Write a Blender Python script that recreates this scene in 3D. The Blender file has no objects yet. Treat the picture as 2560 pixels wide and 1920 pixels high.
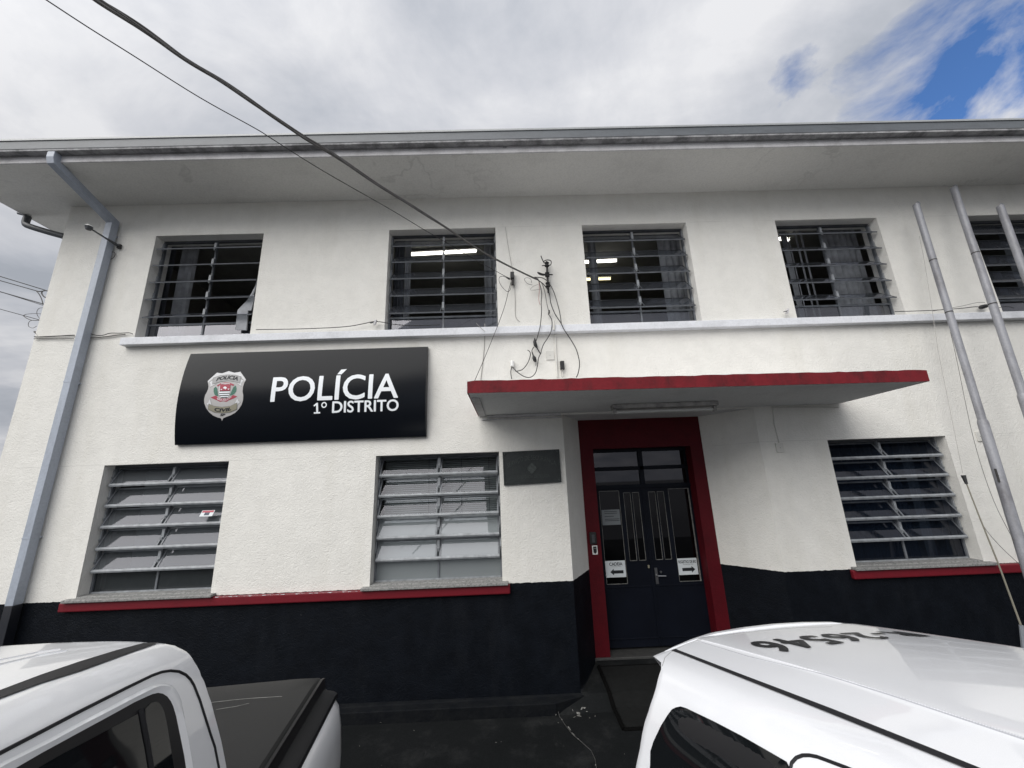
import bpy, bmesh, math, random
from mathutils import Vector, Matrix
from mathutils.bvhtree import BVHTree
from mathutils.geometry import delaunay_2d_cdt, tessellate_polygon
random.seed(7)
V = Vector
S = bpy.context.scene
COL = S.collection
LIFT = 2.33                                   # building frame has z=0 at eye height; everything is lifted at the end

# ------------------------------------------------------------------ camera
CY = -4.8
FPX, W0, H0 = 961.0, 2560.0, 1920.0
yaw, pit, rol = (math.radians(a) for a in (1.01298328, 14.01991655, -2.08654813))
_F = V((math.sin(yaw)*math.cos(pit), math.cos(yaw)*math.cos(pit), math.sin(pit)))
_R = V((math.cos(yaw), -math.sin(yaw), 0))
_U = _R.cross(_F)
_R2 = math.cos(rol)*_R + math.sin(rol)*_U
_U2 = -math.sin(rol)*_R + math.cos(rol)*_U
CAM = V((0, CY, 0))
def ray(u, v): return ((u-W0/2)/FPX)*_R2 - ((v-H0/2)/FPX)*_U2 + _F
def P(u, v, y=0.0):
    d = ray(u, v); return CAM + d*((y-CY)/d.y)
def PZ(u, v, z):
    d = ray(u, v); return CAM + d*(z/d.z)
def px(p):
    d = V(p)-CAM; f = d.dot(_F); return W0/2+FPX*d.dot(_R2)/f, H0/2-FPX*d.dot(_U2)/f

# ------------------------------------------------------------------ materials
MATS = {}
def newmat(name):
    m = bpy.data.materials.new(name); m.use_nodes = True; MATS[name] = m
    nt = m.node_tree; return m, nt, nt.nodes['Principled BSDF']
def N(nt, t, **kw):
    n = nt.nodes.new(t)
    for k, v in kw.items():
        if k in n.inputs: n.inputs[k].default_value = v
        else: setattr(n, k, v)
    return n
def c4(c): return (c[0], c[1], c[2], 1)
def noise(nt, scale, detail=4, rough=.55, coord='Object', sx=(1,1,1), dist=0):
    tc = N(nt, 'ShaderNodeTexCoord'); mp = N(nt, 'ShaderNodeMapping'); mp.inputs['Scale'].default_value = sx
    nt.links.new(tc.outputs[coord], mp.inputs[0])
    n = N(nt, 'ShaderNodeTexNoise'); n.inputs['Scale'].default_value = scale; n.inputs['Detail'].default_value = detail
    n.inputs['Roughness'].default_value = rough; n.inputs['Distortion'].default_value = dist
    nt.links.new(mp.outputs[0], n.inputs['Vector']); return n
def ramp(nt, inp, stops):
    r = N(nt, 'ShaderNodeValToRGB'); els = r.color_ramp.elements
    while len(els) < len(stops): els.new(.5)
    for e, (p, c) in zip(els, stops): e.position = p; e.color = c4(c) if not isinstance(c, (int, float)) else (c, c, c, 1)
    nt.links.new(inp, r.inputs[0]); return r
def mix(nt, fac, a, b, mode='MIX'):
    m = N(nt, 'ShaderNodeMix', data_type='RGBA', blend_type=mode)
    for k, v in ((0, fac), (6, a), (7, b)):
        if hasattr(v, 'links') or hasattr(v, 'is_linked'): nt.links.new(v, m.inputs[k])
        elif k == 0: m.inputs[0].default_value = v
        else: m.inputs[k].default_value = c4(v)
    return m.outputs[2]
def bump(nt, b, h, strength, dist=.01):
    n = N(nt, 'ShaderNodeBump'); n.inputs['Strength'].default_value = strength; n.inputs['Distance'].default_value = dist
    nt.links.new(h, n.inputs['Height']); nt.links.new(n.outputs[0], b.inputs['Normal']); return n
def plain(name, col, rough=.6, metal=0, var=.12, vscale=6, bmp=0, bscale=60, coat=0, emit=None, es=1, spec=.5):
    m, nt, b = newmat(name)
    n = noise(nt, vscale, 6)
    lo = tuple(x*(1-var) for x in col); hi = tuple(min(1, x*(1+var)) for x in col)
    r = ramp(nt, n.outputs[0], [(.3, lo), (.7, hi)])
    nt.links.new(r.outputs[0], b.inputs['Base Color'])
    b.inputs['Roughness'].default_value = rough; b.inputs['Metallic'].default_value = metal
    b.inputs['Coat Weight'].default_value = coat; b.inputs['Coat Roughness'].default_value = .04
    b.inputs['Specular IOR Level'].default_value = spec
    if bmp: bump(nt, b, noise(nt, bscale, 3).outputs[0], bmp, .004)
    if emit: b.inputs['Emission Color'].default_value = c4(emit); b.inputs['Emission Strength'].default_value = es
    return m

def stucco(name, cream, dado, bottom=-1.14):
    """rendered wall: cream above the paint line, blue-black below"""
    m, nt, b = newmat(name); L = nt.links.new
    geo = N(nt, 'ShaderNodeTexCoord'); sep = N(nt, 'ShaderNodeSeparateXYZ'); L(geo.outputs['Object'], sep.inputs[0])
    edge = noise(nt, 14, 5, .7); big = noise(nt, .9, 6, .6); mid = noise(nt, 5, 6, .65); streak = noise(nt, 2.2, 5, .6, sx=(1, 1, .12))
    a = N(nt, 'ShaderNodeMath', operation='MULTIPLY_ADD'); L(edge.outputs[0], a.inputs[0]); a.inputs[1].default_value = -.028; L(sep.outputs[2], a.inputs[2])
    st = N(nt, 'ShaderNodeMath', operation='GREATER_THAN'); L(a.outputs[0], st.inputs[0]); st.inputs[1].default_value = bottom-.014
    c1 = ramp(nt, big.outputs[0], [(.3, tuple(x*.93 for x in cream)), (.65, cream)])
    c2 = mix(nt, .5, c1.outputs[0], ramp(nt, mid.outputs[0], [(.35, tuple(x*.88 for x in cream)), (.6, cream)]).outputs[0])
    c3 = mix(nt, ramp(nt, streak.outputs[0], [(.50, 0.0), (.78, .30)]).outputs[0], c2, (cream[0]*.72, cream[1]*.70, cream[2]*.64))
    fine = noise(nt, 45, 5, .7)
    pit = ramp(nt, fine.outputs[0], [(.28, .84), (.42, 1.0)])
    c4_ = mix(nt, 1.0, c3, pit.outputs[0], 'MULTIPLY')
    # fine plaster joints at the lintel levels
    for z0, hw in ((.352, .003), (3.523, .003), (1.16, .0015)):
        d = N(nt, 'ShaderNodeMath', operation='SUBTRACT'); L(sep.outputs[2], d.inputs[0]); d.inputs[1].default_value = z0
        w = N(nt, 'ShaderNodeMath', operation='MULTIPLY_ADD'); L(mid.outputs[0], w.inputs[0]); w.inputs[1].default_value = .012; L(d.outputs[0], w.inputs[2])
        ab = N(nt, 'ShaderNodeMath', operation='ABSOLUTE'); ss = N(nt, 'ShaderNodeMath', operation='SUBTRACT'); L(w.outputs[0], ss.inputs[0]); ss.inputs[1].default_value = .006; L(ss.outputs[0], ab.inputs[0])
        lt = N(nt, 'ShaderNodeMath', operation='LESS_THAN'); L(ab.outputs[0], lt.inputs[0]); lt.inputs[1].default_value = hw
        ml = N(nt, 'ShaderNodeMath', operation='MULTIPLY'); L(lt.outputs[0], ml.inputs[0]); L(ramp(nt, big.outputs[0], [(.42, .0), (.55, .35)]).outputs[0], ml.inputs[1])
        c4_ = mix(nt, ml.outputs[0], c4_, tuple(x*.45 for x in cream))
    dk = mix(nt, ramp(nt, mid.outputs[0], [(.4, 0.0), (.7, 1.0)]).outputs[0], dado, tuple(x*1.6+.001 for x in dado))
    dk = mix(nt, ramp(nt, noise(nt, 3.2, 8, .7, sx=(1, 1, .3)).outputs[0], [(.52, 0.0), (.78, .5)]).outputs[0], dk, (.016, .018, .022))
    chips = ramp(nt, noise(nt, 23, 2, .5).outputs[0], [(.80, 0.0), (.81, 1.0)])
    dk = mix(nt, chips.outputs[0], dk, (.35, .35, .34))
    L(mix(nt, st.outputs[0], dk, c4_), b.inputs['Base Color'])
    rr = N(nt, 'ShaderNodeMapRange'); L(st.outputs[0], rr.inputs[0]); rr.inputs[3].default_value = .55; rr.inputs[4].default_value = .85; L(rr.outputs[0], b.inputs['Roughness'])
    b.inputs['Specular IOR Level'].default_value = .12
    worm = noise(nt, 30, 3, .5, dist=1.6); v2 = noise(nt, 75, 2, .5)
    ad = N(nt, 'ShaderNodeMath', operation='MULTIPLY_ADD'); L(v2.outputs[0], ad.inputs[0]); ad.inputs[1].default_value = .4; L(worm.outputs[0], ad.inputs[2])
    bump(nt, b, ad.outputs[0], .6, .010)
    return m

stucco('stucco', (.78, .767, .725), (.0026, .0037, .0060))
def weathered(name, base, dirt, sc=3, stretch=(1, 1, 1), lo=.45, hi=.75, rough=.6, bm=.3, bs=50, spec=.5):
    m, nt, b = newmat(name); L = nt.links.new
    d = noise(nt, sc, 8, .7, sx=stretch); f = noise(nt, bs*1.3, 4, .6)
    c = mix(nt, ramp(nt, d.outputs[0], [(lo, 0.0), (hi, 1.0)]).outputs[0], base, dirt)
    c = mix(nt, 1.0, c, ramp(nt, f.outputs[0], [(.2, .85), (.6, 1.0)]).outputs[0], 'MULTIPLY')
    L(c, b.inputs['Base Color']); b.inputs['Roughness'].default_value = rough; b.inputs['Specular IOR Level'].default_value = spec
    bump(nt, b, noise(nt, bs, 4, .6).outputs[0], bm, .006); return m
weathered('canopy_paint', (.78, .79, .79), (.6, .6, .6), 1.5, (1, 1, 1), .5, .85, .8, .2, 40)
SOFFIT = weathered('soffit_paint', (.74, .735, .705), (.58, .575, .55), 1.1, (1, 1.6, 1), .5, .85, .85, .35, 40)
nt = SOFFIT.node_tree; b = nt.nodes['Principled BSDF']; src = b.inputs['Base Color'].links[0].from_socket
ct = noise(nt, .8, 5, .5, dist=.6); rg = ramp(nt, ct.outputs[0], [(.560, 0.0), (.570, .26), (.582, 0.0)]); rg2 = ramp(nt, noise(nt, .5, 2, .5).outputs[0], [(.5, 0.0), (.6, 1.0)])
mu = nt.nodes.new('ShaderNodeMath'); mu.operation = 'MULTIPLY'; nt.links.new(rg.outputs[0], mu.inputs[0]); nt.links.new(rg2.outputs[0], mu.inputs[1])
nt.links.new(mix(nt, mu.outputs[0], src, (.26, .26, .24)), b.inputs['Base Color'])
weathered('band_paint', (.72, .735, .77), (.45, .46, .48), 2.0, (1, 1, 1), .5, .9, .6, .3, 40)
weathered('fascia_paint', (.66, .65, .66), (.36, .35, .35), 4, (1, 1, 1), .45, .8, .8, .4, 40)
weathered('gutter_paint', (.115, .127, .14), (.075, .082, .09), 2.4, (1, 4, 4), .45, .8, .5, .15, 25)
weathered('gutter_dirt', (.38, .38, .39), (.15, .15, .155), 5, (1, 1, 1), .40, .62, .9, .8, 30)
weathered('gutter_lip', (.36, .375, .38), (.26, .27, .27), 2, (1, 1, 1), .5, .9, .4, .1, 30)
weathered('pipe_paint', (.39, .43, .50), (.30, .33, .38), 2, (3, 3, 1), .4, .8, .45, .2, 30)
weathered('pipe_black', (.012, .014, .02), (.03, .03, .035), 2, (3, 3, 1), .4, .8, .45, .2, 30)
weathered('canopy_red', (.17, .014, .020), (.055, .013, .015), 5, (1, 1, .5), .46, .74, .7, .5, 28, .2)
weathered('sill_red', (.155, .008, .016), (.11, .008, .014), 5, (1, 1, 1), .5, .9, .5, .3, 30, .3)
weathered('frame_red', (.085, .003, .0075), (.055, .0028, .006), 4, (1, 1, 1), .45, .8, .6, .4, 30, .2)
weathered('granite', (.30, .30, .29), (.13, .13, .13), 45, (1, 1, 1), .42, .62, .7, .4, 80)
weathered('pole_steel', (.27, .275, .30), (.13, .125, .135), 6, (1, 1, .35), .46, .76, .42, .25, 40)
weathered('plinth_black', (.003, .004, .006), (.009, .010, .011), 7, (1, 1, 1), .4, .7, .8, .9, 30, .15)
weathered('threshold', (.060, .060, .058), (.03, .03, .03), 14, (1, 1, 1), .4, .7, .6, .4, 60)
def ground_mat():
    m, nt, b = newmat('ground_black'); L = nt.links.new
    a = noise(nt, 1.3, 7, .65); f = noise(nt, 60, 4, .7); c = noise(nt, 6.5, 3, .55)
    col = mix(nt, ramp(nt, a.outputs[0], [(.35, 0.0), (.7, 1.0)]).outputs[0], (.0045, .0055, .006), (.008, .009, .0098))
    col = mix(nt, 1.0, col, ramp(nt, f.outputs[0], [(.3, .75), (.6, 1.12)]).outputs[0], 'MULTIPLY')
    du = noise(nt, 2.6, 9, .72); col = mix(nt, ramp(nt, du.outputs[0], [(.52, 0.0), (.72, .55)]).outputs[0], col, (.030, .031, .031))
    sc_ = noise(nt, 9, 6, .7, sx=(1, .25, 1)); col = mix(nt, ramp(nt, sc_.outputs[0], [(.64, 0.0), (.70, .35)]).outputs[0], col, (.045, .045, .043))
    ch = ramp(nt, noise(nt, 17, 4, .6).outputs[0], [(.745, 0.0), (.76, 1.0)])
    col = mix(nt, ch.outputs[0], col, (.30, .29, .27))
    L(col, b.inputs['Base Color']); b.inputs['Roughness'].default_value = .8; b.inputs['Specular IOR Level'].default_value = .15
    bump(nt, b, f.outputs[0], .35, .004); return m
ground_mat()
plain('asphalt', (.05, .05, .052), .85, var=.3, vscale=30, bmp=.6, bscale=120)
plain('mat_rubber', (.008, .0085, .0085), .9, var=.2, vscale=20, bmp=.4, bscale=150, spec=.15)
plain('mat_edge', (.002, .002, .002), .9, spec=.08)
plain('steel_frame', (.13, .14, .155), .5, var=.25, vscale=9, bmp=.2, bscale=40)
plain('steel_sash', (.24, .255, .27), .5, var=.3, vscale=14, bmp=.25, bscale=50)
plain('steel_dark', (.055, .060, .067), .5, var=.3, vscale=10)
plain('door_paint', (.004, .0055, .0105), .5, var=.25, vscale=3, spec=.15)
plain('putty', (.16, .16, .15), .7, var=.4, vscale=25)
plain('interior', (.30, .29, .27), .9)
plain('interior_ceiling', (.30, .30, .28), .9)
plain('curtain', (.33, .34, .36), .9, var=.3, vscale=6)
plain('curtain_dark', (.13, .14, .16), .9, var=.3, vscale=6)
plain('frost_grey', (.34, .36, .37), .6, var=.12, vscale=2)
plain('film_grey', (.16, .175, .185), .5, var=.15, vscale=1.5)
plain('film_blue', (.020, .032, .062), .5, var=.4, vscale=2)
plain('blind_slat', (.50, .51, .50), .6, var=.1)
plain('paper', (.62, .66, .68), .7, var=.04)
plain('ink', (.006, .008, .011), .6, var=.02)
plain('white_plastic', (.78, .78, .76), .4, var=.04)
plain('cream_plastic', (.62, .61, .57), .5, var=.06)
plain('black_rubber', (.012, .012, .013), .55, var=.2)
plain('cable_black', (.018, .018, .019), .6, var=.3)
plain('cable_grey', (.10, .095, .09), .6, var=.3, vscale=20)
plain('antenna_rod', (.14, .13, .10), .5)
plain('wire_light', (.34, .33, .31), .7)
plain('wire_red', (.30, .06, .06), .6)
plain('chrome', (.40, .40, .41), .30, metal=1, var=.03)
plain('rust_iron', (.035, .033, .032), .8, var=.4, vscale=30, bmp=.5)
plain('batten', (.34, .33, .32), .55, var=.45, vscale=11)
plain('tube_off', (.62, .62, .60), .25, var=.05)
plain('tube_on', (.9, .9, .85), .4, emit=(1, .98, .9), es=5)
plain('tube_warm', (.9, .8, .5), .4, emit=(1, .88, .5), es=2.5)
weathered('bronze', (.012, .016, .016), (.026, .032, .031), 9, (1, 1, 1), .45, .75, .42, .5, 50)
plain('bronze_hi', (.045, .053, .050), .35, var=.5, vscale=40)
# black gloss sign board
m, nt, b = newmat('sign_black'); b.inputs['Base Color'].default_value = (.003, .0042, .0068, 1); b.inputs['Roughness'].default_value = .22; b.inputs['Specular IOR Level'].default_value = .13
plain('letter_white', (.80, .83, .86), .45, var=.02)
plain('badge_grey', (.40, .39, .385), .4, var=.06, vscale=3)
plain('badge_light', (.58, .585, .595), .4, var=.03)
plain('badge_ribbon', (.30, .30, .30), .4, var=.04)
plain('badge_gold', (.24, .225, .165), .4, var=.04)
plain('badge_line', (.035, .035, .035), .5, var=.02)
plain('badge_red', (.33, .016, .045), .45, var=.04)
plain('badge_green', (.025, .13, .085), .5, var=.25, vscale=60)
# car paint
def carpaint(name, col):
    m, nt, b = newmat(name); L = nt.links.new
    n = noise(nt, 3, 6, .6); f = noise(nt, 900, 1, .5)
    c = mix(nt, ramp(nt, n.outputs[0], [(.4, 0.0), (.75, 1.0)]).outputs[0], col, tuple(x*.94 for x in col))
    c = mix(nt, 1.0, c, ramp(nt, f.outputs[0], [(.3, .93), (.7, 1.0)]).outputs[0], 'MULTIPLY')
    L(c, b.inputs['Base Color']); b.inputs['Roughness'].default_value = .35
    b.inputs['Coat Weight'].default_value = .9; b.inputs['Coat Roughness'].default_value = .035
    return m
carpaint('paint_white', (.83, .835, .845)); carpaint('paint_white_b', (.76, .77, .795))
carpaint('crease_grey', (.42, .43, .46))
plain('tonneau', (.013, .013, .013), .6, var=.18, vscale=3, bmp=.25, bscale=260)
plain('trim_black', (.006, .006, .0075), .45, var=.1)
plain('groove_black', (.004, .004, .006), .7, var=.05)
plain('decal_black', (.008, .009, .012), .4, var=.03)
plain('tyre', (.02, .02, .02), .85, bmp=.3)
plain('rim', (.45, .45, .46), .3, metal=.8)
plain('lamp_red', (.35, .02, .02), .15, coat=.8)
plain('lamp_clear', (.65, .66, .68), .12, coat=.8)
plain('grille', (.02, .02, .022), .4)
m, nt, b = newmat('car_glass'); b.inputs['Base Color'].default_value = (.006, .007, .008, 1); b.inputs['Roughness'].default_value = .03; b.inputs['Specular IOR Level'].default_value = .35
def glass(name, tint=(.7, .74, .76), film=None, ff=0.0, gl=.62):
    m = bpy.data.materials.new(name); m.use_nodes = True; MATS[name] = m; nt = m.node_tree; nt.nodes.clear(); L = nt.links.new
    out = N(nt, 'ShaderNodeOutputMaterial'); tr = N(nt, 'ShaderNodeBsdfTransparent'); tr.inputs[0].default_value = c4(tint)
    gs = N(nt, 'ShaderNodeBsdfGlossy'); gs.inputs['Roughness'].default_value = .02; gs.inputs[0].default_value = (gl, gl, gl*1.08, 1)
    fr = N(nt, 'ShaderNodeFresnel'); fr.inputs[0].default_value = 1.6
    base = tr.outputs[0]
    if film:
        df = N(nt, 'ShaderNodeBsdfDiffuse'); df.inputs[0].default_value = c4(film); mx = N(nt, 'ShaderNodeMixShader'); mx.inputs[0].default_value = ff
        L(tr.outputs[0], mx.inputs[1]); L(df.outputs[0], mx.inputs[2]); base = mx.outputs[0]
    m2 = N(nt, 'ShaderNodeMixShader'); L(fr.outputs[0], m2.inputs[0]); L(base, m2.inputs[1]); L(gs.outputs[0], m2.inputs[2]); L(m2.outputs[0], out.inputs[0]); return m
glass('glass_clear'); glass('glass_film', film=(.11, .12, .13), ff=.55); glass('glass_upper', tint=(.55, .58, .6), film=(.10, .11, .13), ff=.22, gl=1.3); glass('glass_dusty', tint=(.5, .53, .55), film=(.07, .08, .085), ff=.4); glass('glass_frost', film=(.30, .33, .34), ff=.62)
glass('glass_blue', tint=(.30, .34, .40), film=(.010, .016, .028), ff=.35); glass('glass_door', tint=(.16, .17, .18), gl=1.0)

# ------------------------------------------------------------------ mesh helpers
class MB:
    def __init__(s): s.v = []; s.f = []; s.m = []; s.mats = []
    def mi(s, mat):
        if mat not in s.mats: s.mats.append(mat)
        return s.mats.index(mat)
    def face(s, pts, mat):
        i = len(s.v); s.v += [V(p) for p in pts]; s.f.append(tuple(range(i, i+len(pts)))); s.m.append(s.mi(mat)); return s
    def mesh(s, vs, fs, mat):
        i = len(s.v); s.v += [V(p) for p in vs]; k = s.mi(mat)
        for f in fs: s.f.append(tuple(i+j for j in f)); s.m.append(k)
        return s
    def box(s, x0, x1, y0, y1, z0, z1, mat):
        vs = [(x, y, z) for z in (z0, z1) for y in (y0, y1) for x in (x0, x1)]
        return s.mesh(vs, [(0, 2, 3, 1), (4, 5, 7, 6), (0, 1, 5, 4), (2, 6, 7, 3), (0, 4, 6, 2), (1, 3, 7, 5)], mat)
    def obox(s, c, a, b_, d, mat):           # oriented box: centre, three half-axis vectors
        c, a, b_, d = V(c), V(a), V(b_), V(d)
        vs = [c+i*a+j*b_+k*d for k in (-1, 1) for j in (-1, 1) for i in (-1, 1)]
        return s.mesh(vs, [(0, 2, 3, 1), (4, 5, 7, 6), (0, 1, 5, 4), (2, 6, 7, 3), (0, 4, 6, 2), (1, 3, 7, 5)], mat)
    def tube(s, pts, r, mat, n=8, cap=True):
        pts = [V(p) for p in pts]; rs = r if isinstance(r, (list, tuple)) else [r]*len(pts)
        rings = []; up = None
        for i, p in enumerate(pts):
            t = (pts[min(i+1, len(pts)-1)]-pts[max(i-1, 0)]).normalized()
            if up is None: up = V((0, 0, 1)) if abs(t.z) < .9 else V((1, 0, 0))
            a = t.cross(up).normalized(); b_ = a.cross(t).normalized(); up = b_
            rings.append([p+rs[i]*(math.cos(2*math.pi*k/n)*a+math.sin(2*math.pi*k/n)*b_) for k in range(n)])
        vs = [q for rg in rings for q in rg]; fs = []
        for i in range(len(pts)-1):
            for k in range(n): fs.append((i*n+k, i*n+(k+1) % n, (i+1)*n+(k+1) % n, (i+1)*n+k))
        if cap: fs += [tuple(range(n))[::-1], tuple((len(pts)-1)*n+k for k in range(n))]
        return s.mesh(vs, fs, mat)
    def sweep(s, pts, ax, hw, hd, mat):      # rectangular section, width along fixed axis ax
        pts = [V(p) for p in pts]; ax = V(ax); rings = []
        for i, p in enumerate(pts):
            t0 = (p-pts[i-1]).normalized() if i else (pts[1]-p).normalized(); t1 = (pts[i+1]-p).normalized() if i < len(pts)-1 else t0
            t = (t0+t1).normalized(); nn = ax.cross(t).normalized(); k = 1/max(.4, nn.dot(ax.cross(t0).normalized()))
            rings.append([p+ax*hw+nn*hd*k, p-ax*hw+nn*hd*k, p-ax*hw-nn*hd*k, p+ax*hw-nn*hd*k])
        vs = [q for r in rings for q in r]; fs = [(0, 1, 2, 3), tuple(4*(len(pts)-1)+k for k in (3, 2, 1, 0))]
        for i in range(len(pts)-1):
            for k in range(4): fs.append((4*i+k, 4*i+(k+1) % 4, 4*i+4+(k+1) % 4, 4*i+4+k))
        return s.mesh(vs, fs, mat)
    def build(s, name, parent=None, smooth=False, bevel=0, fixn=True):
        me = bpy.data.meshes.new(name); me.from_pydata([tuple(p) for p in s.v], [], s.f)
        for k in s.mats: me.materials.append(MATS[k])
        for p, k in zip(me.polygons, s.m): p.material_index = k; p.use_smooth = smooth
        if fixn:
            bm = bmesh.new(); bm.from_mesh(me)
            if smooth: bmesh.ops.remove_doubles(bm, verts=bm.verts, dist=1e-5)
            bmesh.ops.recalc_face_normals(bm, faces=bm.faces); bm.to_mesh(me); bm.free()
        o = bpy.data.objects.new(name, me); COL.objects.link(o)
        if parent: o.parent = parent
        if bevel:
            md = o.modifiers.new('bevel', 'BEVEL'); md.width = bevel; md.segments = 2; md.limit_method = 'ANGLE'; md.angle_limit = math.radians(40)
        if smooth:
            try: me.set_sharp_from_angle(angle=math.radians(38))
            except Exception: pass
        return o
def tag(o, label=None, cat=None, group=None, kind=None):
    for k, v in (('label', label), ('category', cat), ('group', group), ('kind', kind)):
        if v: o[k] = v
    return o
def thing(name, label, cat, group=None):
    o = bpy.data.objects.new(name, None); COL.objects.link(o); return tag(o, label, cat, group)
def smoothline(pts, n=6):
    pts = [V(p) for p in pts]; out = []
    for i in range(len(pts)-1):
        p0 = pts[max(i-1, 0)]; p1 = pts[i]; p2 = pts[i+1]; p3 = pts[min(i+2, len(pts)-1)]
        for k in range(n):
            t = k/n; out.append(.5*((2*p1)+(-p0+p2)*t+(2*p0-5*p1+4*p2-p3)*t*t+(-p0+3*p1-3*p2+p3)*t**3))
    out.append(pts[-1]); return out
def text_mesh(body, bold=.0, align='LEFT', res=3, space=1.0):
    cu = bpy.data.curves.new('t', 'FONT'); cu.body = body; cu.offset = bold; cu.resolution_u = res; cu.fill_mode = 'FRONT'; cu.dimensions = '2D'; cu.space_character = space
    o = bpy.data.objects.new('t', cu); COL.objects.link(o); bpy.context.view_layer.update()
    me = bpy.data.meshes.new_from_object(o.evaluated_get(bpy.context.evaluated_depsgraph_get()))
    bm = bmesh.new(); bm.from_mesh(me); bmesh.ops.remove_doubles(bm, verts=bm.verts, dist=1e-5)
    ys_ = [v.co.y for v in bm.verts]; xs2 = [v.co.x for v in bm.verts]; ya, yb = min(ys_), max(ys_)
    for k in range(1, 10): bmesh.ops.bisect_plane(bm, geom=bm.verts[:]+bm.edges[:]+bm.faces[:], plane_co=(0, ya+(yb-ya)*(k/10+.0013), 0), plane_no=(0, 1, 0))
    bmesh.ops.triangulate(bm, faces=bm.faces); bm.to_mesh(me); bm.free()
    vs = [v.co.copy() for v in me.vertices]; fs = [tuple(p.vertices) for p in me.polygons]
    bpy.data.objects.remove(o); bpy.data.curves.remove(cu); bpy.data.meshes.remove(me)
    x0 = min(v.x for v in vs); x1 = max(v.x for v in vs); y0 = min(v.y for v in vs); y1 = max(v.y for v in vs)
    return [((v.x-x0)/(x1-x0), (v.y-y0)/(y1-y0)) for v in vs], fs      # unit box
def bold_text(m_, body, bold, fn, lift, mat, space=1.0):
    """heavier lettering: the outline is laid five times, each a hair above the last; fn(a, b) -> point, lift(point, k) -> point"""
    vs, fs = text_mesh(body, 0, res=4, space=space); asp = max(1.0, len(body)*.62)
    for k, (ox, oy) in enumerate(((0, 0), (1, 0), (-1, 0), (0, 1), (0, -1), (.7, .7), (-.7, -.7), (.7, -.7), (-.7, .7)) if bold else ((0, 0),)):
        sh = 1-2*bold/asp; sv = 1-2*bold
        m_.mesh([lift(fn(.5+(a-.5)*sh+ox*bold/asp, .5+(b_-.5)*sv+oy*bold), k*.00006) for a, b_ in vs], fs, mat)
def polyfill(pts2, step=None):
    """triangulate a 2-D polygon, with interior grid points when step is given"""
    n = len(pts2); vs = [V(p) for p in pts2]; edges = [(i, (i+1) % n) for i in range(n)]
    if step:
        def inside(x, y):
            c = False; j = n-1
            for i in range(n):
                xi, yi = pts2[i]; xj, yj = pts2[j]
                if (yi > y) != (yj > y) and x < (xj-xi)*(y-yi)/(yj-yi)+xi: c = not c
                j = i
            return c
        xs = [p[0] for p in pts2]; ys = [p[1] for p in pts2]; x = min(xs)+step/2
        while x < max(xs):
            y = min(ys)+step/2
            while y < max(ys):
                if inside(x, y) and min((V((x, y))-V(p)).length for p in pts2) > step*.4: vs.append(V((x, y)))
                y += step
            x += step
    r = delaunay_2d_cdt(vs, edges, [tuple(range(n))], 1, 1e-6)
    return [tuple(v) for v in r[0]], [tuple(f) for f in r[2]]
def densify(pts, step):
    out = []
    for i, p in enumerate(pts):
        q = pts[(i+1) % len(pts)]; L = math.hypot(q[0]-p[0], q[1]-p[1]); k = max(1, int(L/step))
        out += [(p[0]+(q[0]-p[0])*j/k, p[1]+(q[1]-p[1])*j/k) for j in range(k)]
    return out

# ------------------------------------------------------------------ dimensions of the building
XL, XR = -6.155, 13.0
ZT1, ZB1 = 3.517, 2.03
ZT2, ZB2 = .346, -1.118
UPW = [(-4.857, -3.354), (-1.586, -.073), (1.170, 2.678), (3.979, 5.481), (6.83, 8.34), (9.7, 11.2)]
LOW = [(-4.884, -3.393), (-1.614, -.106), (4.000, 5.507), (7.2, 8.7), (10.0, 11.5)]
ZG = -2.36
PL, PR, PFL, PFR, PY = .702, 3.145, .992, 2.690, .53     # porch mouth, porch back, porch depth
ZC = .775
TH = .26
ZS = 4.03
station = thing('police_station', 'two-storey cream police station with blue-black base, red trim and louvred windows', 'building')

# ---- walls with openings
def wall(mb, xs, zs, holes, y0, y1, mat):
    def inh(x, z): return any(h[0] < x < h[1] and h[2] < z < h[3] for h in holes)
    for i in range(len(xs)-1):
        for j in range(len(zs)-1):
            xa, xb, za, zb = xs[i], xs[i+1], zs[j], zs[j+1]
            if inh((xa+xb)/2, (za+zb)/2): continue
            mb.face([(xa, y0, za), (xb, y0, za), (xb, y0, zb), (xa, y0, zb)], mat)
            mb.face([(xa, y1, za), (xa, y1, zb), (xb, y1, zb), (xb, y1, za)], 'interior')
    for (a, b_, c, d) in holes:
        mb.face([(a, y0, c), (a, y0, d), (a, y1, d), (a, y1, c)], mat); mb.face([(b_, y0, c), (b_, y1, c), (b_, y1, d), (b_, y0, d)], mat)
        mb.face([(a, y0, d), (b_, y0, d), (b_, y1, d), (a, y1, d)], mat)
        mb.face([(a, y0, c), (a, y1, c), (b_, y1, c), (b_, y0, c)], mat)
holes = [(a, b_, ZB1-.1, ZT1) for a, b_ in UPW]+[(a, b_, ZB2-.02, ZT2) for a, b_ in LOW]+[(PL, PR, ZG-.1, ZC)]
xs = sorted({XL, XR} | {h[0] for h in holes} | {h[1] for h in holes}); zs = sorted({ZG-.3, ZS+.2} | {h[2] for h in holes} | {h[3] for h in holes})
mb = MB(); wall(mb, xs, zs, [h for h in holes[:-1]]+[], 0, TH, 'stucco') if False else None
def inh(x, z): return any(h[0] < x < h[1] and h[2] < z < h[3] for h in holes)
for i in range(len(xs)-1):
    for j in range(len(zs)-1):
        xa, xb, za, zb = xs[i], xs[i+1], zs[j], zs[j+1]
        if inh((xa+xb)/2, (za+zb)/2): continue
        mb.face([(xa, 0, za), (xb, 0, za), (xb, 0, zb), (xa, 0, zb)], 'stucco')
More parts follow.
